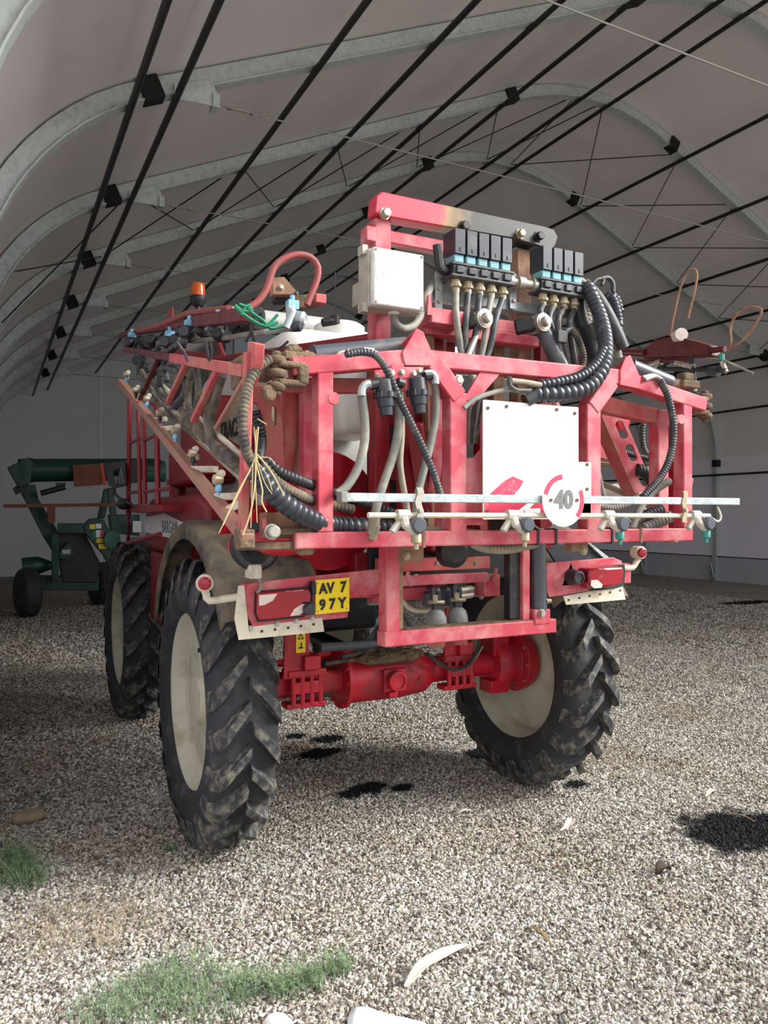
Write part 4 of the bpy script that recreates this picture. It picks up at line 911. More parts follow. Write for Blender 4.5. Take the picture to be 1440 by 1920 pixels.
for x, y, Xv in ((285,640,0.87),(330,640,0.92),(378,620,0.98),(440,612,1.02),(462,605,1.05),(410,628,1.0),(350,630,0.94)):
    c = up(x, y, Xv); part('nozzle_holder', G().lathe(c, (-0.5,-1,0.1), [(-0.04,0.022),(0,0.034),(0.03,0.035),(0.045,0.024),(0.046,0)], 14).box(c+Vector((0.03,0.02,0)), (0.06,0.06,0.05)), 'black', spr)
c = P(548,572,Y=2.98); part('nozzle_cap', G().box(c, (0.045,0.04,0.035)).cyl(c, c+Vector((0,0,0.04)), 0.010, 8), 'blue_cap', spr)
c = P(546,596,Y=2.98); part('nozzle_holder', G().cyl(c+Vector((0,0,0.05)), c+Vector((0.0,0,-0.04)), 0.022, 12).lathe(c+Vector((0.02,-0.01,0)), (0.7,-0.7,-0.2), [(-0.02,0.02),(0,0.03),(0.03,0.03),(0.04,0.02)], 12).cyl(c+Vector((0,-0.02,0.02)), c+Vector((-0.03,-0.02,-0.05)), 0.016, 10), 'galv', spr)
for pts in ([(440,575),(455,588),(478,604),(500,612),(520,604)], [(462,572),(470,585),(492,600),(508,616),(530,610)], [(448,570),(470,580),(455,584),(440,572)], [(520,590),(508,604),(496,612)], [(452,590),(458,578),(466,572),(472,584)]):
    hose('green_rope', PL(2.94, pts), 0.007, 'rope', spr, n=6)
for pts in ([(470,610),(476,640),(490,655),(520,655),(540,640)], [(330,640),(345,660),(352,678)], [(386,640),(390,665),(392,676),(397,662),(394,640)], [(478,600),(472,620),(460,640)]):
    hose('boom_wire', PL(3.05, pts), 0.006, 'black', spr, n=6)
part('boom_upper_tube', G().beam(up(352,606,0.98), P(460,590,Y=3.1), 0.05, 0.06), 'red_dark', spr, bev=0.006)
part('boom_upper_tube', G().beam(up(245,645,0.88), up(318,640,0.92), 0.05, 0.07), 'black', spr, bev=0.006)
for x, y in ((250,655),(265,640),(280,655),(300,650),(258,675),(275,690),(320,650),(335,625),(470,598),(485,592)):
    c = P(x, y, X=0.9+(x-250)*0.001); part('boom_fitting', G().lathe(c, (rr.uniform(-1,0), -1, rr.uniform(-0.5,0.5)), [(-0.06,0.018),(-0.02,0.022),(-0.019,0.032),(0.03,0.032),(0.031,0.02),(0.05,0.018)], 10), rr.choice(['black','hose','black_gloss']), spr)
part('red_flag', G().plate(PX(1.0, [(314,580),(323,576),(323,598),(313,600)]), 0.006, (1,0,0)), 'lens_red', spr)
# ---- centre mast and top link
MY = 3.30
part('mast_post', G().bx(1.615, 1.70, MY-0.04, MY+0.05, 2.60, 3.19), 'red', spr, bev=0.006)
part('mast_post', G().bx(1.62, 1.70, MY-0.03, MY+0.05, 1.62, 2.61), 'red_deep', spr, bev=0.006)
part('mast_block', G().bx(1.565, 1.615, MY-0.05, MY+0.02, 3.07, 3.14), 'red', spr, bev=0.004)
tlk = part('top_link', G().plate([(1.61,MY-0.07,3.285),(1.60,MY-0.07,3.20),(1.65,MY-0.07,3.19),(2.38,MY-0.07,3.205),(2.40,MY-0.07,3.205),(2.60,MY-0.07,3.19),(2.63,MY-0.07,3.17),(2.67,MY-0.07,3.21),(2.69,MY-0.07,3.26),(2.66,MY-0.07,3.30),(2.60,MY-0.07,3.305),(1.64,MY-0.07,3.305)], 0.09, (0,1,0)), 'red', spr, bev=0.006)
tm = bpy.data.materials.new('red_greased'); tm.use_nodes = True; M['red_greased'] = tm
nt = tm.node_tree; b = nt.nodes['Principled BSDF']; b.inputs['Roughness'].default_value = 0.4
po = nt.nodes.new('ShaderNodeNewGeometry'); sx_ = nt.nodes.new('ShaderNodeSeparateXYZ'); nt.links.new(po.outputs['Position'], sx_.inputs[0])
nz = nt.nodes.new('ShaderNodeTexNoise'); nz.inputs['Scale'].default_value = 9; nz.inputs['Detail'].default_value = 6; nt.links.new(po.outputs['Position'], nz.inputs['Vector'])
ma = nt.nodes.new('ShaderNodeMath'); ma.operation = 'MULTIPLY_ADD'; ma.inputs[1].default_value = 0.35; nt.links.new(nz.outputs['Fac'], ma.inputs[0]); nt.links.new(sx_.outputs['X'], ma.inputs[2])
mr_ = nt.nodes.new('ShaderNodeMapRange'); mr_.inputs['From Min'].default_value = 2.08; mr_.inputs['From Max'].default_value = 2.34; nt.links.new(ma.outputs[0], mr_.inputs['Value'])
cr = nt.nodes.new('ShaderNodeValToRGB'); cr.color_ramp.elements[0].color = rgb(205,58,78); cr.color_ramp.elements[1].color = rgb(48,44,40); q = cr.color_ramp.elements.new(0.35); q.color = rgb(150,118,70)
nt.links.new(mr_.outputs[0], cr.inputs[0]); nt.links.new(cr.outputs[0], b.inputs['Base Color'])
tlk.data.materials.clear(); tlk.data.materials.append(tm)
for x_, y_, m_, r_ in ((722,400,'steel',0.022),(870,424,'black',0.024),(975,438,'brass',0.02),(1010,443,'black',0.022)): bolt(tlk, P(x_, y_, Y=MY-0.075), r=r_, h=0.03, mat=m_)
part('mast_tie_beam', G().bx(1.70, 2.02, MY-0.03, MY+0.03, 3.085, 3.145), 'red', spr, bev=0.004)
part('mast_post', G().bx(2.46, 2.55, MY-0.02, MY+0.06, 2.0, 3.18), 'tan_rust', spr, bev=0.006)
part('mast_cross_beam', G().bx(1.83, 2.46, 3.18, 3.26, 2.70, 2.765), 'red', spr, bev=0.006)
part('mast_cross_beam', G().bx(1.83, 2.50, 3.15, 3.24, 2.64, 2.695), 'red', spr, bev=0.006)
part('mast_cross_bracket', G().bx(1.80, 1.98, 3.05, 3.16, 2.665, 2.735), 'red', spr, bev=0.004)
part('mast_tab', G().plate(PL(3.05, [(802,590),(804,553),(808,550),(811,590)]), 0.02, (0,1,0)), 'red', spr)
for x0, x1, z0, z1, yy, mm in ((1.86,1.90,1.70,2.66,3.22,'tan_rust'),(1.93,2.0,1.60,2.66,3.30,'red_deep'),(2.05,2.10,1.60,2.66,3.35,'red_deep'),(2.2,2.25,1.6,2.7,3.28,'red_deep'),(2.30,2.37,1.60,2.66,3.30,'tan_rust'),(2.56,2.64,1.6,2.7,3.25,'red_deep'),(1.72,1.79,1.60,2.60,3.22,'red_deep')):
    part('guide_post', G().bx(x0, x1, yy-0.03, yy+0.03, z0, z1), mm, spr, bev=0.005)
for z, mm in ((2.55,'tan_rust'),(2.25,'red_deep'),(1.98,'red_deep'),(1.74,'red_deep')):
    part('guide_cross_beam', G().bx(1.72, 2.62, 3.34, 3.40, z-0.035, z+0.035), mm, spr, bev=0.005)
part('guide_arm', G().beam((1.74,3.1,2.2), (1.90,3.25,1.72), 0.07, 0.05), 'red_deep', spr, bev=0.005)
part('guide_arm', G().plate(PL(3.12, [(812,740),(832,745),(838,800),(826,900),(808,925),(812,830)]), 0.03, (0,1,0)), 'red', spr, bev=0.004)
part('gap_darkening_sheet', G().bx(1.74, 2.64, 3.58, 3.62, 1.42, 2.56), 'black', spr, bev=0.01)  # black sheet added to darken the gaps, in place of dark machinery
part('pump_body', G().lathe((2.05, 3.5, 1.72), (0,-1,0), [(0,0.1),(0.02,0.16),(0.12,0.16),(0.16,0.10),(0.2,0.06)], 20), 'black', spr)
part('pump_body', G().lathe((1.97, 3.2, 1.60), (0,-1,0), [(0,0.05),(0.02,0.075),(0.08,0.075),(0.10,0.05)], 20), 'black', spr)
for pxc, py_ in ((905,598),(1015,605)):
    c = P(pxc, py_, Y=3.02)
    part('ram_eye', G().lathe(c, (0.05,-1,0), [(-0.02,0.045),(0.02,0.045),(0.021,0.036),(0.024,0.036),(0.025,0.026),(0.05,0.022),(0.051,0.016),(0.056,0.016)], 20), 'steel', spr)
    part('ram_eye_arm', G().beam(c+Vector((-0.02,0.02,0)), c+Vector((-0.10,0.08,-0.02)), 0.06, 0.07), 'black', spr, bev=0.01)
part('tilt_ram', G().tube([P(1020,622,Y=3.05), P(1058,700,Y=3.0)], 0.040, 20), 'cylinder', spr)
part('tilt_ram_rod', G().tube([P(900,612,Y=3.06), P(868,690,Y=2.98)], 0.014, 12), 'steel', spr)
# ---- valve manifolds
VMY = 3.12
part('manifold_rail', G().bx(1.87, 2.75, VMY+0.07, VMY+0.13, 2.82, 2.87), 'galv', spr, bev=0.003)
for x_ in (823, 963):
    c = P(x_, 545, Y=VMY+0.05); o = part('manifold_strap', G().bx(c.x-0.02, c.x+0.02, c.y, c.y+0.006, c.z-0.09, c.z+0.09), 'galv', spr)
    for dz in (-0.05, 0.01): bolt(o, c+Vector((0,0,dz)), r=0.010)
def manifold(x0, n, zb, mat_='black_gloss'):
    pt = 0.068; L_ = pt*n
    o = part('valve_manifold', G().bx(x0, x0+L_, VMY-0.045, VMY+0.045, zb, zb+0.075).bx(x0-0.012, x0+L_+0.012, VMY-0.052, VMY+0.052, zb+0.004, zb+0.018).bx(x0-0.012, x0+L_+0.012, VMY-0.052, VMY+0.052, zb+0.060, zb+0.073), 'hose', spr, bev=0.004, label='dark valve manifold carrying a row of motor valves')
    for k in range(n):
        xc = x0+pt*(k+0.5)
        part('valve_boss', G().bx(xc-0.021, xc+0.021, VMY-0.056, VMY-0.045, zb+0.022, zb+0.056), 'black_gloss', o, bev=0.004)
        part('valve_base', G().bx(xc-0.026, xc+0.026, VMY-0.04, VMY+0.04, zb+0.075, zb+0.113), 'teal', o, bev=0.004)
        part('valve_motor', G().bx(xc-0.0285, xc+0.0285, VMY-0.05, VMY+0.06, zb+0.113, zb+0.232).bx(xc-0.003, xc+0.003, VMY-0.053, VMY-0.049, zb+0.125, zb+0.145), 'black_gloss', o, bev=0.006)
        part('valve_tail', G().lathe((xc, VMY-0.01, zb), (0,0,-1), [(0,0.022),(0.02,0.022),(0.021,0.028),(0.035,0.028),(0.036,0.018),(0.06,0.018)], 10), 'brass', o)
    return o
m1x, m2x = 1.935, 2.455
manifold(m1x, 5, 2.90); manifold(m2x, 4, 2.90)
part('manifold_coupling', G().lathe((m1x+0.34, VMY, 2.94), (1,0,0), [(0.005,0.03),(0.03,0.03),(0.031,0.02),(0.06,0.022),(0.061,0.034),(0.10,0.034),(0.101,0.022),(0.15,0.024),(0.151,0.034),(0.175,0.034)], 12), 'steel', spr)
part('manifold_elbow', G().tube(spline([(m1x-0.005, VMY, 2.94), (m1x-0.05, VMY-0.01, 2.94), (m1x-0.06, VMY-0.01, 2.98), (m1x-0.07, VMY-0.01, 3.05)]), 0.022, 10), 'black', spr)
part('manifold_elbow', G().tube([(m2x+0.275, VMY, 2.94), (m2x+0.34, VMY, 2.94)], 0.026, 10), 'steel', spr)
hs = [[(853,545),(855,590),(862,640),(868,668)], [(873,545),(874,600),(871,650),(868,675)], [(892,540),(897,575),(893,620),(884,672)], [(912,540),(913,600),(908,640),(900,680)], [(931,540),(929,600),(922,640),(910,680)]]
for k, pts in enumerate(hs):
    q = [Vector((m1x+0.068*(k+0.5), VMY-0.01, 2.845))]+[P(x, y, Y=3.04) for x, y in pts[1:]]+[P(890+4*k, 720, Y=2.94), P(878+5*k, 770, Y=2.95), P(876+3*k, 830, Y=3.0)]
    hose('section_hose', q, 0.0165, 'hose_grey' if k in (0,3) else 'hose', spr)
hs = [[(1007,555),(1013,585),(1022,600)], [(1023,555),(1030,600),(1046,640),(1058,690)], [(1040,555),(1046,605),(1056,650),(1066,690)], [(1060,550),(1068,610),(1075,660),(1080,690)]]
for k, pts in enumerate(hs):
    q = [Vector((m2x+0.068*(k+0.5), VMY-0.01, 2.845))]+[P(x, y, Y=3.05) for x, y in pts[1:]]
    hose('section_hose', q, 0.0165, 'hose', spr)
part('hose_valve', G().box(P(1050,632,Y=3.0), (0.06,0.05,0.06)).cyl(P(1046,600,Y=3.0), P(1048,665,Y=3.0), 0.016, 10).cyl(P(1060,622,Y=3.0), P(1072,616,Y=3.0), 0.014, 8), 'hose', spr, bev=0.004)
hose('ribbed_hose', PL(3.0, [(1070,615),(1084,635),(1094,665),(1092,690)]), 0.017, 'hose_dusty', spr, corr=0.014)
# ---- control box
cb = part('control_box', G().bx(1.452, 1.702, 2.95, 2.985, 2.682, 2.93), 'box_grey', spr, bev=0.008, label='worn white control box on the mast')
part('box_body', G().bx(1.445, 1.71, 2.985, 3.09, 2.68, 2.932), 'box_side', cb, bev=0.006)
part('box_bracket', G().bx(1.425, 1.45, 3.00, 3.05, 2.66, 2.70).bx(1.425, 1.45, 3.00, 3.05, 2.91, 2.95).bx(1.50, 1.70, 3.09, 3.27, 2.75, 2.85), 'box_side', cb)
for dx in (0.012, 0.238):
    for dz in (0.012, 0.236): part('box_screw', G().cyl((1.452+dx, 2.948, 2.682+dz), (1.452+dx, 2.951, 2.682+dz), 0.006, 10), 'tan_rust', cb)
for pts in ([(703,478),(722,476),(740,482),(752,484),(748,492),(741,498),(736,512),(728,522),(714,526),(703,520)], [(702,546),(712,543),(720,548),(716,556),(706,560),(701,556)], [(786,500),(790,498),(791,512),(787,515)]):
    part('worn_patch', G().plate(PL(2.9492, pts), 0.0006, (0,1,0)), 'box_peel', cb)
c = P(738, 588, Y=3.03); part('cable_gland', G().lathe(c+Vector((0,0,0.05)), (0,0,-1), [(0,0.018),(0.02,0.026),(0.05,0.026),(0.055,0.018)], 8), 'white', cb)
hose('box_cable', [P(738,592,Y=3.03), P(742,606,Y=3.03), P(756,616,Y=3.03), P(776,610,Y=3.05), P(792,585,Y=3.08), P(802,550,Y=3.12), P(812,532,Y=3.2)], 0.018, 'hose_grey', spr)
# ---- the heavy conduits over the right of the rail
hose('spiral_conduit', [P(988,748,Y=2.74), P(1005,740,Y=2.72), P(1050,738,Y=2.70), P(1100,726,Y=2.70), P(1130,690,Y=2.72), P(1136,645,Y=2.80), P(1128,600,Y=2.92), P(1112,560,Y=3.02), P(1100,535,Y=3.08)], 0.037, 'black_gloss', spr, corr=0.034, label='thick spiral-wrapped black conduit looping over the rail')
hose('spiral_conduit', [P(1012,722,Y=2.71), P(1045,716,Y=2.70), P(1085,706,Y=2.70), P(1115,685,Y=2.72), P(1132,655,Y=2.76)], 0.024, 'black_gloss', spr, corr=0.024)
hose('conduit_cable', PL(2.70, [(958,714),(985,717),(1014,722)]), 0.013, 'hose_tan', spr)
hose('conduit_cable', PL(2.70, [(870,765),(890,748),(920,737),(955,730),(985,736)]), 0.011, 'hose_grey', spr)
hose('conduit_cable', PL(2.68, [(955,706),(956,722),(970,732),(995,732)]), 0.010, 'hose', spr)
part('conduit_end', G().cyl(P(985,752,Y=2.73), P(1002,742,Y=2.72), 0.032, 12), 'hose', spr)
hose('supply_hose', [P(1096,532,Y=3.12), P(1118,555,Y=3.06), P(1140,590,Y=3.02), P(1158,628,Y=3.0), P(1168,652,Y=3.0)], 0.034, 'hose', spr)
hose('supply_hose', [P(1128,560,Y=3.2), P(1148,560,Y=3.15), P(1160,600,Y=3.1), P(1158,625,Y=3.1)], 0.026, 'black_gloss', spr, corr=0.022)
hose('supply_hose', [P(1138,552,Y=3.25), P(1154,560,Y=3.22), P(1162,585,Y=3.2)], 0.028, 'black_gloss', spr, corr=0.022)
hose('supply_hose', [P(1080,560,Y=3.15), P(1088,600,Y=3.14), P(1105,640,Y=3.1), P(1118,680,Y=3.0)], 0.045, 'black', spr)
hose('supply_hose', [P(1090,560,Y=3.18), P(1098,580,Y=3.18), P(1092,615,Y=3.16)], 0.045, 'hose_tan', spr, corr=0.02)
hose('supply_cable', PL(3.15, [(1108,535),(1120,523),(1132,524),(1128,534)]), 0.011, 'hose', spr)
hose('supply_cable', PL(3.15, [(1128,522),(1140,520),(1149,530),(1150,548)]), 0.013, 'hose', spr)
hose('supply_cable', PL(3.10, [(1070,540),(1082,530),(1092,525),(1100,535)]), 0.014, 'hose_tan', spr)
hose('supply_hose', PL(3.1, [(1098,610),(1110,650),(1106,680)]), 0.05, 'black', spr)
part('hose_stub', G().cyl(P(1155,655,Y=3.05), P(1158,672,Y=3.05), 0.028, 12), 'hose_grey', spr)
part('rail_clamp', G().lathe(P(1108,1012-325,Y=2.74), (0,-1,0), [(0,0.02),(0.02,0.02)], 8), 'black', spr)
# ---- right side of the frame: slotted brace, hoses, far boom
BRX = 3.10
def slotp(cx, cy, L_, w, ang, Y):
    out = []
    for k in range(20):
        a = 2*PI*k/20; cs, sn = math.cos(a), math.sin(a)
        lx = (L_/2-w/2)*(1 if cs > 0 else -1)+w/2*cs; ly = w/2*sn
        out.append(P(cx+lx*math.cos(ang)-ly*math.sin(ang), cy+lx*math.sin(ang)+ly*math.cos(ang), Y=Y))
    return out
an = math.atan2(165, 72)
part('slotted_brace', G().plate(PL(BRX, [(1133,768),(1158,762),(1170,780),(1222,905),(1205,922),(1196,925),(1136,785)]), 0.012, (0,1,0), [slotp(1166,806,36,15,an,BRX), slotp(1184,849,34,15,an,BRX), slotp(1205,894,36,16,an,BRX)]), 'red', spr, bev=0.002)
part('slotted_brace_side', G().plate(PL(BRX, [(1131,770),(1137,785),(1198,928),(1190,925),(1128,780)]), 0.09, (0,1,0)), 'red_dusty', spr, bev=0.002)
hose('ribbed_hose', PL(3.2, [(1112,812),(1135,832),(1165,846),(1195,855),(1216,860)]), 0.017, 'black', spr, corr=0.014)
hose('ribbed_hose', PL(3.3, [(1210,780),(1204,810),(1207,840),(1218,858)]), 0.018, 'hose', spr, corr=0.016)
hose('ribbed_hose', PL(3.1, [(1192,880),(1208,885),(1222,900),(1235,925)]), 0.035, 'black', spr, corr=0.022)
hose('grey_hose', PL(2.88, [(1255,902),(1230,918),(1205,945),(1195,965),(1180,1000)]), 0.020, 'hose_grey', spr)
for k in range(2): hose('grey_hose', PL(2.95, [(1106+k*8,800+k*40),(1110+k*9,850+k*20),(1118+k*8,905),(1128+k*8,950)]), 0.013, 'hose_grey', spr)
hose('ribbed_hose', PL(2.88, [(1110,945),(1145,952),(1175,945),(1200,930)]), 0.018, 'hose_grey', spr, corr=0.016)
hose('ribbed_hose', PL(2.90, [(1130,990),(1160,985),(1200,970),(1240,955)]), 0.028, 'hose', spr, corr=0.022)
hose('ribbed_hose', PL(2.90, [(1205,992),(1235,978),(1258,968)]), 0.032, 'hose_grey', spr, corr=0.022)
hose('ribbed_hose', PL(2.86, [(885,1018),(910,1028),(950,1030),(985,1024),(1005,1018)]), 0.022, 'hose_tan', spr, corr=0.018)
hose('frame_cable', PL(2.86, [(1000,985),(1012,994),(1030,992),(1042,985)]), 0.008, 'hose_grey', spr)
hose('frame_cable', PL(2.86, [(870,995),(930,1000),(960,996)]), 0.010, 'hose_tan', spr)
hose('frame_hose', PL(2.9, [(780,985),(800,995),(830,993),(860,985)]), 0.018, 'hose_tan', spr)
part('frame_motor', G().lathe(P(945,985,Y=2.9), (0,-1,0), [(-0.06,0.04),(0.02,0.04),(0.03,0.028)], 14).box(P(945,985,Y=2.94), (0.12,0.06,0.08)), 'black', spr, bev=0.005)
for k, (a, b_) in enumerate((((1125,905),(1205,940)), ((1120,870),(1215,880)), ((1170,900),(1225,985)))):
    part('far_boom_pipe', G().tube([P(*a, Y=3.5), P(*b_, Y=3.2)], 0.018, 8), 'hose_tan', spr)
# white tank end seen through the right bay
part('rinse_tank', G().ball(P(1166,924,Y=3.55), 0.13, 18, 12, (1.15, 1.2, 0.45)), 'tank', spr)
part('far_boom_post', G().beam((2.85,3.6,1.75), (2.85,3.6,2.55), 0.05, 0.06, (0,1,0)), 'red_axle', spr)
part('far_boom_brace', G().beam((2.80,3.55,1.85), (2.92,3.62,2.45), 0.05, 0.04), 'red', spr, bev=0.004)
part('quick_coupler', G().lathe(P(1163,790,Y=3.6), (0,-1,0), [(-0.05,0.04),(0.0,0.06),(0.03,0.055),(0.04,0.03)], 16).box(P(1150,775,Y=3.65), (0.12,0.08,0.12)), 'red_axle', spr, bev=0.006)
part('coupler_body', G().box(P(1122,820,Y=3.65), (0.08,0.06,0.28)), 'red_axle', spr, bev=0.006)
# right boom tip, folded forward
def R_(x, y, X=3.42): return P(x, y, X=X)
part('boom_tip_casing', G().plate([R_(*q) for q in ((1205,655),(1228,637),(1240,633),(1280,633),(1332,647),(1334,668),(1285,670),(1206,672))], 0.08, (1,0,0)), 'red_dark', spr, bev=0.01)
part('boom_tip_tube', G().tube([R_(1166,660), R_(1210,662)], 0.020, 10), 'red_dark', spr)
q0 = R_(1166,660)
part('boom_chord', G().beam(q0, (3.40, 6.1, 2.86), 0.05, 0.06), 'red_dark', spr, bev=0.005)
part('boom_chord', G().beam((3.36, 2.95, 1.95), (3.40, 6.1, 2.70), 0.045, 0.05), 'boom_dusty', spr, bev=0.005)
for yy in (3.9, 4.8, 5.7): part('boom_brace', G().beam((3.37, yy, 1.98+0.24*(yy-2.95)), (3.40, yy+0.35, 2.80), 0.03, 0.03), 'boom_dusty', spr, bev=0.003)
part('boom_rest', G().beam((2.62, 5.9, 1.52), (3.40, 5.9, 2.66), 0.06, 0.06), 'red_deep', spr, bev=0.005)
part('boom_tip_tube', G().tube([R_(1332,657), R_(1360,654)], 0.016, 10), 'red_dark', spr)
part('boom_tip_tube', G().tube([R_(1180,678), R_(1290,676)], 0.012, 8), 'red_dark', spr)
part('tip_guard_rod', G().tube(spline([R_(1257,630), R_(1262,600), R_(1276,540), R_(1290,510), R_(1299,504), R_(1307,510), R_(1305,535), R_(1290,597)]), 0.0065, 8), 'tan_rust', spr)
part('tip_guard_rod', G().tube(spline([R_(1365,656), R_(1371,640), R_(1370,612), R_(1382,590), R_(1402,577), R_(1424,577), R_(1428,586), R_(1412,615), R_(1390,640), R_(1366,654)]), 0.0065, 8), 'tan_rust', spr)
part('tip_spring', G().lathe(R_(1276,628), (-0.5,-1,0), [(-0.04,0.036),(0.02,0.036),(0.022,0.0)], 20), 'lens_clear', spr)
part('tip_spray_pipe', G().tube([R_(1190,690), R_(1345,694)], 0.012, 8), 'black', spr)
for (a, b_) in (((1235,676),(1230,695)),((1268,680),(1300,688)),((1205,690),(1240,678))): part('tip_fitting', G().tube([R_(*a), R_(*b_)], 0.018, 8), 'steel', spr)
hose('tip_hose', [R_(1188,676), R_(1210,690), R_(1240,688), R_(1262,672)], 0.010, 'black', spr)
part('tip_strut', G().tube([R_(1296,668), R_(1303,722)], 0.013, 8), 'black', spr)
part('tip_strut', G().tube([R_(1303,720), R_(1304,733)], 0.009, 8), 'cream', spr)
nz_ = part('nozzle_holder', G().cyl(R_(1330,696), R_(1348,697), 0.026, 12).cyl(R_(1345,690), R_(1362,696), 0.016, 10), 'black_gloss', spr)
part('nozzle_cap', G().cyl(R_(1353,664), R_(1353,676), 0.016, 10), 'green_cap', nz_)
part('nozzle_tip', G().cyl(R_(1354,678), R_(1362,698), 0.013, 8), 'steel', nz_)
hose('tip_wire', [R_(1325,672), R_(1355,675), R_(1390,690), R_(1413,700)], 0.006, 'hose_grey', spr)
# ---- tanks, cab and body further forward
def rbox(x0, x1, y0, y1, z0, z1, name, m, bev, **k):
    o = part(name, G().bx(x0, x1, y0, y1, z0, z1), m, spr, bev=bev, **k)
    o.modifiers['bevel'].segments = 5; return o
mt = rbox(1.42, 2.86, 4.05, 6.0, 1.55, 2.86, 'main_tank', 'tank', 0.16, label='large white moulded spray tank')
part('tank_shoulder', G().lathe((2.1, 4.9, 2.80), (0,0,1), [(0,0.55),(0.10,0.50),(0.20,0.30),(0.22,0.0)], 28), 'tank', mt)
part('tank_lid', G().lathe((1.95, 4.45, 2.86), (0,0,1), [(0,0.16),(0.10,0.16),(0.12,0.13),(0.125,0)], 24), 'tank', mt)
rbox(1.33, 1.62, 3.72, 4.30, 2.2, 2.62, 'rinse_tank', 'tank_beige', 0.06)
rbox(1.60, 1.90, 3.62, 4.05, 2.2, 2.6, 'rinse_tank', 'tank', 0.05)
part('tank_fitting', G().tube(PL(3.7, [(605,605),(625,602),(632,600)]), 0.022, 10).cyl(P(628,592,Y=3.7), P(628,606,Y=3.7), 0.025, 10), 'black', spr)
part('tank_antenna', G().tube([P(628,600,Y=3.7), P(628,510,Y=3.7)], 0.003, 5), 'black', spr)
part('hose_reel', G().lathe((1.55, 3.75, 1.80), (0.2,-1,0), [(-0.10,0.30),(-0.08,0.31),(-0.07,0.30),(-0.07,0.14),(0.05,0.14),(0.05,0.30),(0.06,0.31),(0.08,0.30),(0.08,0.05),(0.10,0.05)], 36), 'red_axle', spr)
part('hose_reel', G().lathe((1.28, 3.85, 1.55), (0.3,-1,0), [(-0.08,0.28),(-0.07,0.14),(0.05,0.14),(0.06,0.29),(0.08,0.28),(0.08,0.05)], 36), 'red_axle', spr)
part('fan_housing', G().lathe(P(480,1025,Y=3.3), (-0.2,-1,0), [(-0.10,0.11),(0,0.11),(0.01,0.10),(0.012,0)], 24), 'black', spr)
for k in range(5): part('fan_guard', G().lathe(P(480,1025,Y=3.285), (-0.2,-1,0), [(0.0,0.02*k+0.015),(0.004,0.02*k+0.017),(0.008,0.02*k+0.015)], 24), 'hose', spr)
part('red_drum', G().ball(P(530,1015,Y=3.2), 0.13, 18, 10, (1.1,1,0.5)), 'red_axle', spr)
part('handrail', G().tube([P(398,615,d=6.0), P(420,672,d=5.0), P(560,652,d=4.0), P(692,633,d=3.8)], 0.020, 10), 'red_deep', spr)
part('handrail', G().tube([P(330,660,d=5.6), P(420,672,d=5.0)], 0.020, 10), 'red_deep', spr)
# side panel with lettering
XP = 1.06
sp_ = part('name_panel', G().plate(PX(XP, [(405,806),(458,706),(505,700),(505,790),(446,834)]), 0.02, (1,0,0)), 'panel_beige', spr, label='beige side panel with dark lettering')
e_y = Vector((0,-1,0))
part('panel_lettering', text_geo('TRACK', 0.125, P(431,806,X=XP-0.004), e_y, (0,0,1), 0.002, 0.95, 0.003), 'ink', sp_)
part('dark_cowl', G().bx(1.15, 1.45, 4.4, 5.2, 2.02, 2.48), 'red_deep', spr, bev=0.03)
# engine hood with the white name stripe
hd = part('side_hood', G().plate([(1.10,4.45,1.50),(1.10,6.40,1.50),(1.10,6.40,1.86),(1.10,6.15,1.91),(1.10,4.7,1.91),(1.10,4.45,1.86)], 0.50, (1,0,0)), 'red_deep', spr, bev=0.04, label='red side hood with a white name stripe')
part('name_stripe', G().plate([(1.097,4.60,1.60),(1.097,6.38,1.64),(1.097,6.38,1.76),(1.097,5.6,1.79),(1.097,4.60,1.69)], 0.003, (-1,0,0)), 'white', hd)
part('stripe_lettering', text_geo('BARGAM', 0.125, (1.093,5.42,1.69), e_y, (0,0,1), 0.002, 1.05), 'ink_grey', hd)
part('lower_skirt', G().bx(1.12, 1.5, 5.35, 6.3, 0.95, 1.5), 'red_deep', spr, bev=0.03)
part('blue_panel', G().lathe((1.118, 5.2, 1.28), (-1,0,0), [(-0.02,0.26),(0,0.26),(0.001,0.0)], 24), 'glass_dark', spr)
part('oil_filler', G().lathe((1.22, 5.75, 1.90), (0,0,1), [(0,0.06),(0.10,0.06),(0.101,0.08),(0.14,0.08)], 16), 'red_deep', spr)
part('battery_box', G().bx(1.14, 1.42, 4.9, 5.7, 1.98, 2.24), 'red_deep', spr, bev=0.03)
part('side_cowl', G().bx(1.2, 1.5, 4.75, 5.6, 2.2, 2.42), 'red_deep', spr, bev=0.04)
# cab
cab = part('cab_roof', G().bx(1.70, 2.62, 6.15, 7.85, 3.36, 3.50), 'white', spr, bev=0.06)
part('cab_glass', G().bx(1.74, 2.58, 6.25, 7.8, 2.2, 3.36), 'glass_dark', spr, bev=0.05)
part('cab_base', G().bx(1.65, 2.66, 6.2, 7.95, 1.5, 2.2), 'red_deep', spr, bev=0.05)
for x_ in (1.74, 2.56):
    for y_ in (6.26, 7.78): part('cab_pillar', G().bx(x_-0.03, x_+0.03, y_-0.03, y_+0.03, 2.2, 3.38), 'black', spr)
bc = P(371, 560, d=6.1)
part('beacon_stem', G().cyl(bc+Vector((0,0,-0.20)), bc+Vector((0,0,-0.02)), 0.022, 10).box(bc+Vector((0,0,-0.16)), (0.09,0.05,0.03)), 'black', spr)
part('beacon_base', G().lathe(bc, (0,0,1), [(-0.06,0.035),(-0.02,0.065),(0.0,0.066),(0.02,0.060)], 20), 'black', spr)
part('beacon_lens', G().lathe(bc, (0,0,1), [(0.02,0.055),(0.09,0.056),(0.12,0.048),(0.13,0.0)], 20), 'amber', spr, label='orange rotating beacon')
part('beacon_bracket', G().beam(bc+Vector((0,0,-0.20)), (1.75, 6.4, 3.40), 0.03, 0.03), 'black', spr)
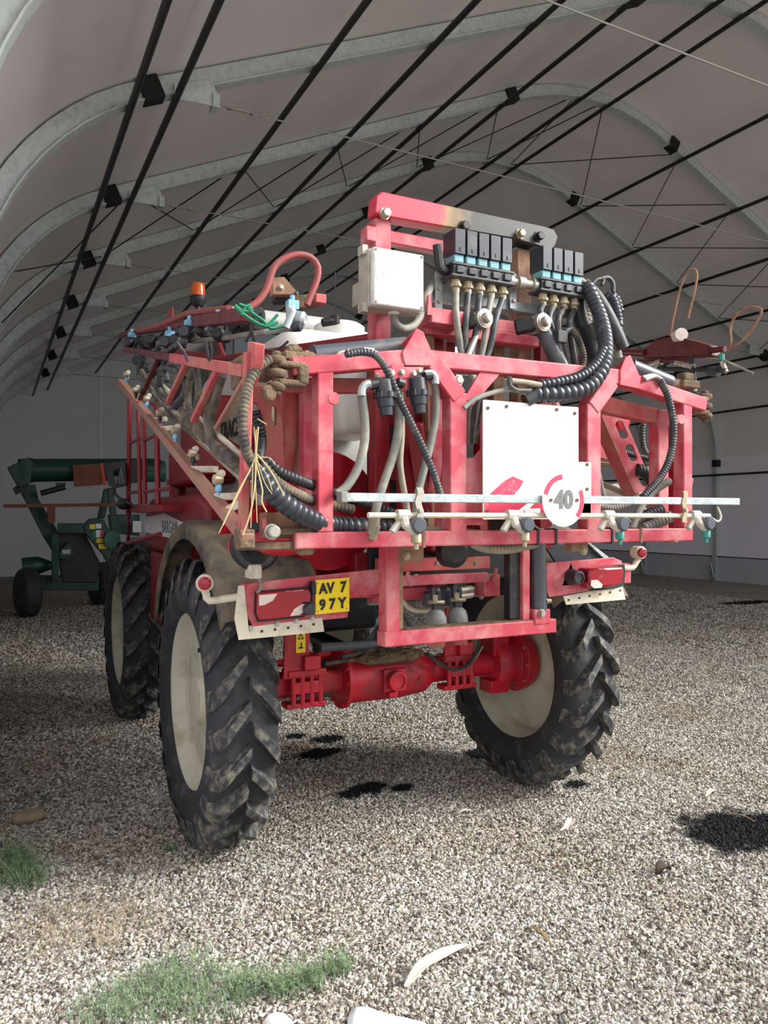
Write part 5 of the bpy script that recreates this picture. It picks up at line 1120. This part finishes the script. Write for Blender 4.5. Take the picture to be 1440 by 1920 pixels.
# ladder rails, platform, mirror
LX = 0.96
for (xa, ya, xb, yb, m_, r_) in ((243,742,240,968,'red_deep',0.018),(258,760,263,945,'red_deep',0.015),(269,748,272,945,'red_deep',0.015),(293,760,296,945,'red_deep',0.018)):
    part('ladder_rail', G().tube([P(xa,ya,X=LX), P(xb,yb,X=LX)], r_, 8), m_, spr)
for (xa, ya, xb, yb) in ((243,832,262,822),(270,826,294,815),(242,924,262,922),(271,922,318,916),(243,742,293,760)): part('ladder_rung', G().tube([P(xa,ya,X=LX), P(xb,yb,X=LX)], 0.012, 8), 'red_deep', spr)
part('platform', G().plate(PX(LX, [(242,946),(300,946),(300,960),(252,962),(242,958)]), 0.22, (1,0,0)), 'red_deep', spr, bev=0.006)
part('ladder_rail', G().tube([P(242,958,X=LX), P(240,1018,X=LX), P(300,1002,X=LX)], 0.018, 8), 'red_deep', spr)
mc = PX(0.90, [(194,870),(234,866),(237,910),(212,916),(203,908)])
mr2 = part('side_mirror', G().plate(mc, 0.07, (0.3,1,0)), 'black', spr, bev=0.01)
part('mirror_glass', G().plate(PX(0.898, [(212,884),(228,876),(233,905),(218,911)]), 0.002, (0.3,1,0)), 'mirror_glass', mr2)
part('mirror_arm', G().tube(spline(PX(0.92, [(214,912),(216,926),(226,935),(246,945)]), 0.02), 0.012, 8), 'black', spr)
part('wide_mirror', G().ball(P(232,945,X=0.92), 0.06, 14, 8, (1,1.5,0.75)), 'black', spr)
# ------------------------------------------------------------------ green auger machine at the back left
GD = 14.9
def Q(x, y, Y=GD): return P(x, y, Y=Y)
def QL(pts, Y=GD): return [Q(x, y, Y) for x, y in pts]
gb = Q(130, 1120); aug = thing('grain_auger', 'dark green wheeled grain auger standing at the far left behind the sprayer', 'auger', (gb.x, GD, 0))
part('auger_tube', G().tube([Q(34,882), Q(300,880)], 0.205, 24), 'green_paint', aug)
part('auger_head', G().plate(QL([(14,876),(54,857),(62,868),(58,905),(36,915)], GD-0.22), 0.44, (0,1,0)), 'green_paint', aug, bev=0.01)
part('auger_collar', G().tube([Q(58,882), Q(61,882)], 0.22, 24), 'green_paint', aug)
part('end_cap', G().tube([Q(272,884), Q(308,884)], 0.20, 20), 'green_panel', aug)
part('loading_chute', G().plate(QL([(34,912),(66,908),(72,935),(105,990),(118,1022),(100,1035),(84,1010)], GD-0.1), 0.3, (0,1,0)), 'green_paint', aug, bev=0.01)
part('chute_end', G().plate(QL([(24,915),(50,900),(56,914),(30,928)], GD-0.15), 0.2, (0,1,0)), 'black', aug)
part('rust_guard', G().plate(QL([(136,872),(190,869),(192,909),(139,913)], GD-0.32), 0.03, (0,1,0)), 'brown_panel', aug, bev=0.004)
part('guard_edge', G().plate(QL([(187,869),(193,868),(200,908),(194,911)], GD-0.34), 0.04, (0,1,0)), 'orange', aug)
part('dark_guard', G().plate(QL([(192,868),(256,861),(258,905),(205,912)], GD-0.33), 0.04, (0,1,0)), 'black', aug)
part('strut', G().beam(Q(201,918), Q(189,972), 0.10, 0.12), 'green_paint', aug, bev=0.01); part('strut', G().beam(Q(205,915), Q(214,975), 0.11, 0.12), 'green_paint', aug, bev=0.01)
part('lift_cylinder', G().tube([Q(76,925,GD-0.3), Q(122,913,GD-0.3)], 0.05, 12), 'black', aug)
part('tube_saddle', G().plate(QL([(105,905),(124,905),(120,918),(112,916)], GD-0.3), 0.3, (0,1,0)), 'green_paint', aug)
part('drawbar', G().beam(Q(6,949,GD-0.4), Q(220,946,GD-0.4), 0.05, 0.06), 'brown_panel', aug)
part('rust_post', G().beam(Q(96,945,GD-0.35), Q(96,980,GD-0.35), 0.12, 0.12), 'brown_panel', aug)
part('frame_beam', G().beam(Q(60,1092), Q(185,1094), 0.18, 0.26), 'green_paint', aug, bev=0.01)
part('frame_beam', G().beam(Q(108,990,GD-0.3), Q(156,990,GD-0.3), 0.10, 0.17), 'green_paint', aug, bev=0.01)
part('frame_upright', G().beam(Q(103,1000,GD-0.3), Q(104,1090,GD-0.3), 0.11, 0.10), 'green_paint', aug, bev=0.01)
drv = part('drive_guard', G().plate(QL([(157,985),(168,973),(185,971),(196,976),(202,988),(212,1000),(215,1080),(195,1042),(160,1000)], GD-0.35), 0.2, (0,1,0)), 'green_paint', aug, bev=0.008)
for x0, y0, x1, y1, m_ in ((168,983,179,992,'yellow'),(180,982,190,991,'paper'),(173,995,180,1008,'italy_green'),(180,994,188,1008,'paper'),(188,994,195,1008,'italy_red'),(181,1010,197,1018,'yellow'),(185,1020,202,1029,'yellow')):
    part('safety_sticker', G().plate(QL([(x0,y0),(x1,y0),(x1,y1),(x0,y1)], GD-0.36), 0.005, (0,1,0)), m_, drv)
part('wheel_cover', G().lathe(Q(210,1012,GD-0.38), (0.55,-1,0), [(0,0.17),(0.02,0.17),(0.03,0.15),(0.031,0)], 24), 'green_panel', aug)
part('gearbox', G().plate(QL([(110,1035),(130,1015),(140,1038),(126,1050),(112,1048)], GD-0.3), 0.3, (0,1,0)), 'green_paint', aug, bev=0.01)
part('type_plate', G().plate(QL([(116,1031),(132,1030),(132,1038),(117,1039)], GD-0.31), 0.005, (0,1,0)), 'galv', aug)
part('hopper', G().plate(QL([(105,1000),(160,1000),(190,1060),(180,1092),(118,1092)], GD-0.12), 0.4, (0,1,0)), 'black', aug, bev=0.01)
part('hub_motor', G().tube([Q(42,1063), Q(72,1060), Q(100,1060)], [0.16, 0.16, 0.06], 16), 'green_paint', aug)
part('front_panel', G().plate(QL([(205,965),(262,965),(262,1005),(210,1000)], GD-0.1), 0.3, (0,1,0)), 'green_paint', aug, bev=0.01)
part('light_panel', G().plate(QL([(243,1008),(282,1006),(284,1024),(245,1024)], GD-0.3), 0.03, (0,1,0)), 'green_panel', aug)
part('white_plate', G().plate(QL([(249,977),(265,977),(265,998),(249,998)], GD-0.3), 0.02, (0,1,0)), 'white', aug)
def small_wheel(x, Y=GD-0.1, R=0.42):
    c = Q(x, 1112, Y); c.z = R
    t = part('tyre', G().lathe(c, (1,0.25,0), [(-0.13,0.22),(-0.15,0.30),(-0.14,0.38),(-0.10,R),(0.10,R),(0.14,0.38),(0.15,0.30),(0.13,0.22)], 28), 'rubber', aug)
    part('hub', G().lathe(c, (1,0.25,0), [(-0.10,0.0),(-0.10,0.20),(-0.13,0.23),(0.13,0.23),(0.10,0.20),(0.10,0)], 20), 'green_paint', aug)
small_wheel(52); small_wheel(190, GD+1.2)
part('axle_leg', G().beam(Q(52,1085), Q(54,1062), 0.2, 0.2), 'green_paint', aug)
# ------------------------------------------------------------------ things on the ground
def gz(p): p = Vector(p); p.z = hgt(p.x, p.y) if (-1.2 < p.x < 8 and 1.5 < p.y < 12) else 0; return p
def tri_leaf(name, pts, w, lab, m='husk', cat='husk', curl=0.35, lift=0.012):
    ps = spline([gz(P(x, y, Z=0)) for x, y in pts], 0.012); n = len(ps); gg = G()
    for i, p in enumerate(ps):
        t = i/(n-1); ww = w*math.sin(PI*min(1, max(0, 0.06+0.88*t)))**0.7
        tg = (ps[min(n-1, i+1)]-ps[max(0, i-1)]).normalized(); sd_ = tg.cross(Vector((0,0,1)))
        for k in range(5):
            e = (k-2)/2; gg.v.append(p+sd_*ww*e+Vector((0,0,lift+ww*curl*e*e+0.02*math.sin(PI*t)+0.004*(k % 2))))
    for i in range(n-1):
        for k in range(4): q = i*5+k; gg.f.append((q, q+1, q+6, q+5))
    o = part(name, gg, m, None, sharp=80); s = o.modifiers.new('thickness', 'SOLIDIFY'); s.thickness = 0.002
    tag(o, lab, cat); return o
tri_leaf('dry_husk', [(760,1855),(790,1828),(815,1815),(845,1797),(874,1778)], 0.028, 'large pale dry husk lying at the bottom centre of the gravel', curl=0.5)
tri_leaf('dry_husk', [(1048,1564),(1060,1562),(1070,1554),(1073,1540)], 0.022, 'curled white husk standing on the gravel before the right rear tyre', curl=0.8, lift=0.016)
tri_leaf('dry_husk', [(855,1530),(868,1528),(884,1524)], 0.013, 'small cream husk on the gravel between the rear tyres')
tri_leaf('dry_husk', [(1322,1496),(1334,1490),(1343,1484)], 0.016, 'small white husk on the gravel above the large oil stain', curl=0.7)
tri_leaf('dry_leaf', [(1305,1655-20),(1240,1640)][::-1] if False else [(1232,1646),(1244,1640),(1256,1636)], 0.03, 'dark brown curled leaf on the gravel below the large oil stain', 'clod', 'leaf', 0.9)
tri_leaf('straw_stalk', [(996,1738),(1012,1755),(1035,1773)], 0.008, 'single golden straw stalk lying on the gravel at lower right', 'straw', 'straw', 0.1)
tri_leaf('dry_twig', [(1366,1528),(1390,1536),(1415,1542)], 0.003, 'thin pale twig lying across the large oil stain', 'straw', 'twig', 0.1)
# stone at the left
g = G().ball((0,0,0), 0.1, 16, 10, (1.0,0.62,0.42)); c = gz(P(55,1540,Z=0))+Vector((0,0,0.03))
for v in g.v:
    n_ = noise.noise(v*9)*0.02; v.x = max(-0.085, min(0.085, v.x))+n_; v.z = max(-0.035, min(0.030, v.z))+n_*0.4; v += c
tag(part('stone', g, 'stone', None, smooth=False), 'flat brownish stone block lying beside the grass at left', 'stone')
c = P(172,1131,Z=0); tag(part('wood_block', G().box((c.x, c.y, 0.11), (0.34,0.12,0.10), Matrix.Rotation(0.15, 3, 'Z')), 'wood', None, bev=0.006), 'short pale wood block lying under the green auger', 'block')
bpy.data.objects['wood_block'].location.z -= 0.06
# white sheets poking in at the bottom edge
def crumple(name, pts, h, lab, m):
    gg = G(); c = sum((Vector((p[0], p[1], 0)) for p in pts), Vector())/len(pts); n = len(pts)
    rings = 5
    for k in range(rings+1):
        t = k/rings
        for i, p in enumerate(pts):
            q = Vector((p[0], p[1], 0)).lerp(c, t); q.z = hgt(q.x, q.y)+0.012+h*(math.sin(t*PI*0.55)**0.8)+0.018*noise.noise(Vector((q.x*14, q.y*14, 2)))*(0.3+t); gg.v.append(q)
    for k in range(rings):
        for i in range(n): a = k*n+i; b_ = k*n+(i+1) % n; gg.f.append((a, b_, b_+n, a+n))
    o = part(name, gg, m, None, sharp=30); tag(o, lab, 'sheet'); s = o.modifiers.new('thickness', 'SOLIDIFY'); s.thickness = 0.003
    return o
def gp(L_): return [P(x, y, Z=0) for x, y in L_]
crumple('plastic_sheet', gp([(652,1915),(660,1895),(680,1893),(700,1899),(740,1906),(790,1914),(830,1935),(820,1990),(700,2000),(650,1960)]), 0.03, 'crumpled white plastic sheet at the bottom edge, larger right piece', 'paper')
crumple('cloth_rag', gp([(492,1928),(502,1914),(518,1908),(535,1911),(550,1925),(545,1950),(500,1950)]), 0.02, 'small white rag at the bottom edge left of the plastic sheet', 'rag')
# ---- weeds
def weed_mat(name, a, b_):
    m = bpy.data.materials.new(name); m.use_nodes = True; M[name] = m; nt = m.node_tree; p = nt.nodes['Principled BSDF']; p.inputs['Roughness'].default_value = 0.7
    po = nt.nodes.new('ShaderNodeNewGeometry'); nz = nt.nodes.new('ShaderNodeTexNoise'); nz.inputs['Scale'].default_value = 35; nt.links.new(po.outputs['Position'], nz.inputs['Vector'])
    cr = nt.nodes.new('ShaderNodeValToRGB'); cr.color_ramp.elements[0].position = 0.38; cr.color_ramp.elements[1].position = 0.64; cr.color_ramp.elements[0].color = a; cr.color_ramp.elements[1].color = b_
    nt.links.new(nz.outputs['Fac'], cr.inputs[0]); nt.links.new(cr.outputs[0], p.inputs['Base Color'])
weed_mat('weed', rgb(74, 100, 66), rgb(138, 160, 118)); weed_mat('weed_dry', rgb(190, 172, 140), rgb(150, 134, 110))
def weeds(name, spots, n, hmin, hmax, m, lab, seed, flat=0.5, w=0.0016):
    rr = random.Random(seed); gg = G()
    for i in range(n):
        cx, cy, sp = rr.choice(spots); base = P(cx, cy, Z=0); a = rr.uniform(0, 2*PI); q = sp*math.sqrt(rr.random())
        b_ = gz(base+Vector((math.cos(a)*q, math.sin(a)*q, 0))); h = rr.uniform(hmin, hmax); an = rr.uniform(0, 2*PI)
        ln = Vector((math.cos(an), math.sin(an), 0))*h*rr.uniform(0.2, flat*2)
        sd_ = Vector((-math.sin(an), math.cos(an), 0))
        prev = None; vs = []; K = 4
        for k in range(K+1):
            t = k/K; p = b_+ln*t*t+Vector((0,0,h*(t-0.45*flat*t*t))); ww = w*(1-t*0.85)
            vs += [p-sd_*ww, p+sd_*ww]
        gg.add(vs, [(2*k, 2*k+1, 2*k+3, 2*k+2) for k in range(K)])
        if rr.random() < 0.75:                # feathery side leaflets
            for k in range(3, 12):
                t = k/12; p = b_+ln*t*t+Vector((0,0,h*(t-0.45*flat*t*t)))
                e = (sd_*rr.choice((-1,1))+ln.normalized()*0.6+Vector((0,0,rr.uniform(-0.1,0.5)))).normalized()*h*rr.uniform(0.10,0.24)
                f_ = Vector((0,0,1)).cross(e).normalized()*w*0.7
                gg.add([p-f_, p+f_, p+e], [(0,1,2)])
    o = part(name, gg, m, None, smooth=False); tag(o, lab, 'weeds', kind='stuff'); return o
weeds('weed_patch', [(28,1612,0.06),(45,1630,0.08),(15,1645,0.10),(55,1655,0.08)], 600, 0.05, 0.15, 'weed', 'green feathery weeds at the left edge below the stone', 1)
weeds('weed_patch', [(300,1850,0.13),(350,1830,0.12),(420,1860,0.14),(260,1890,0.15),(400,1895,0.14),(470,1862,0.07),(530,1866,0.07),(580,1850,0.06),(635,1828,0.05),(330,1890,0.14),(200,1900,0.12)], 1150, 0.04, 0.13, 'weed', 'green feathery weeds along the bottom edge left of centre', 2)
weeds('dry_stalks', [(150,1740,0.2),(220,1710,0.22),(110,1715,0.12),(130,1770,0.14),(260,1740,0.18)], 240, 0.05, 0.16, 'weed_dry', 'flattened dry grass stalks on the gravel at lower left', 4, flat=1.6, w=0.0013)
weeds('weed_tuft', [(322,1592,0.025)], 60, 0.02, 0.05, 'weed', 'tiny green tuft at the foot of the near left tyre', 5)
weeds('weed_tuft', [(50,1497,0.06),(80,1505,0.05)], 90, 0.02, 0.06, 'weed', 'faint dark tuft behind the stone at left', 6)
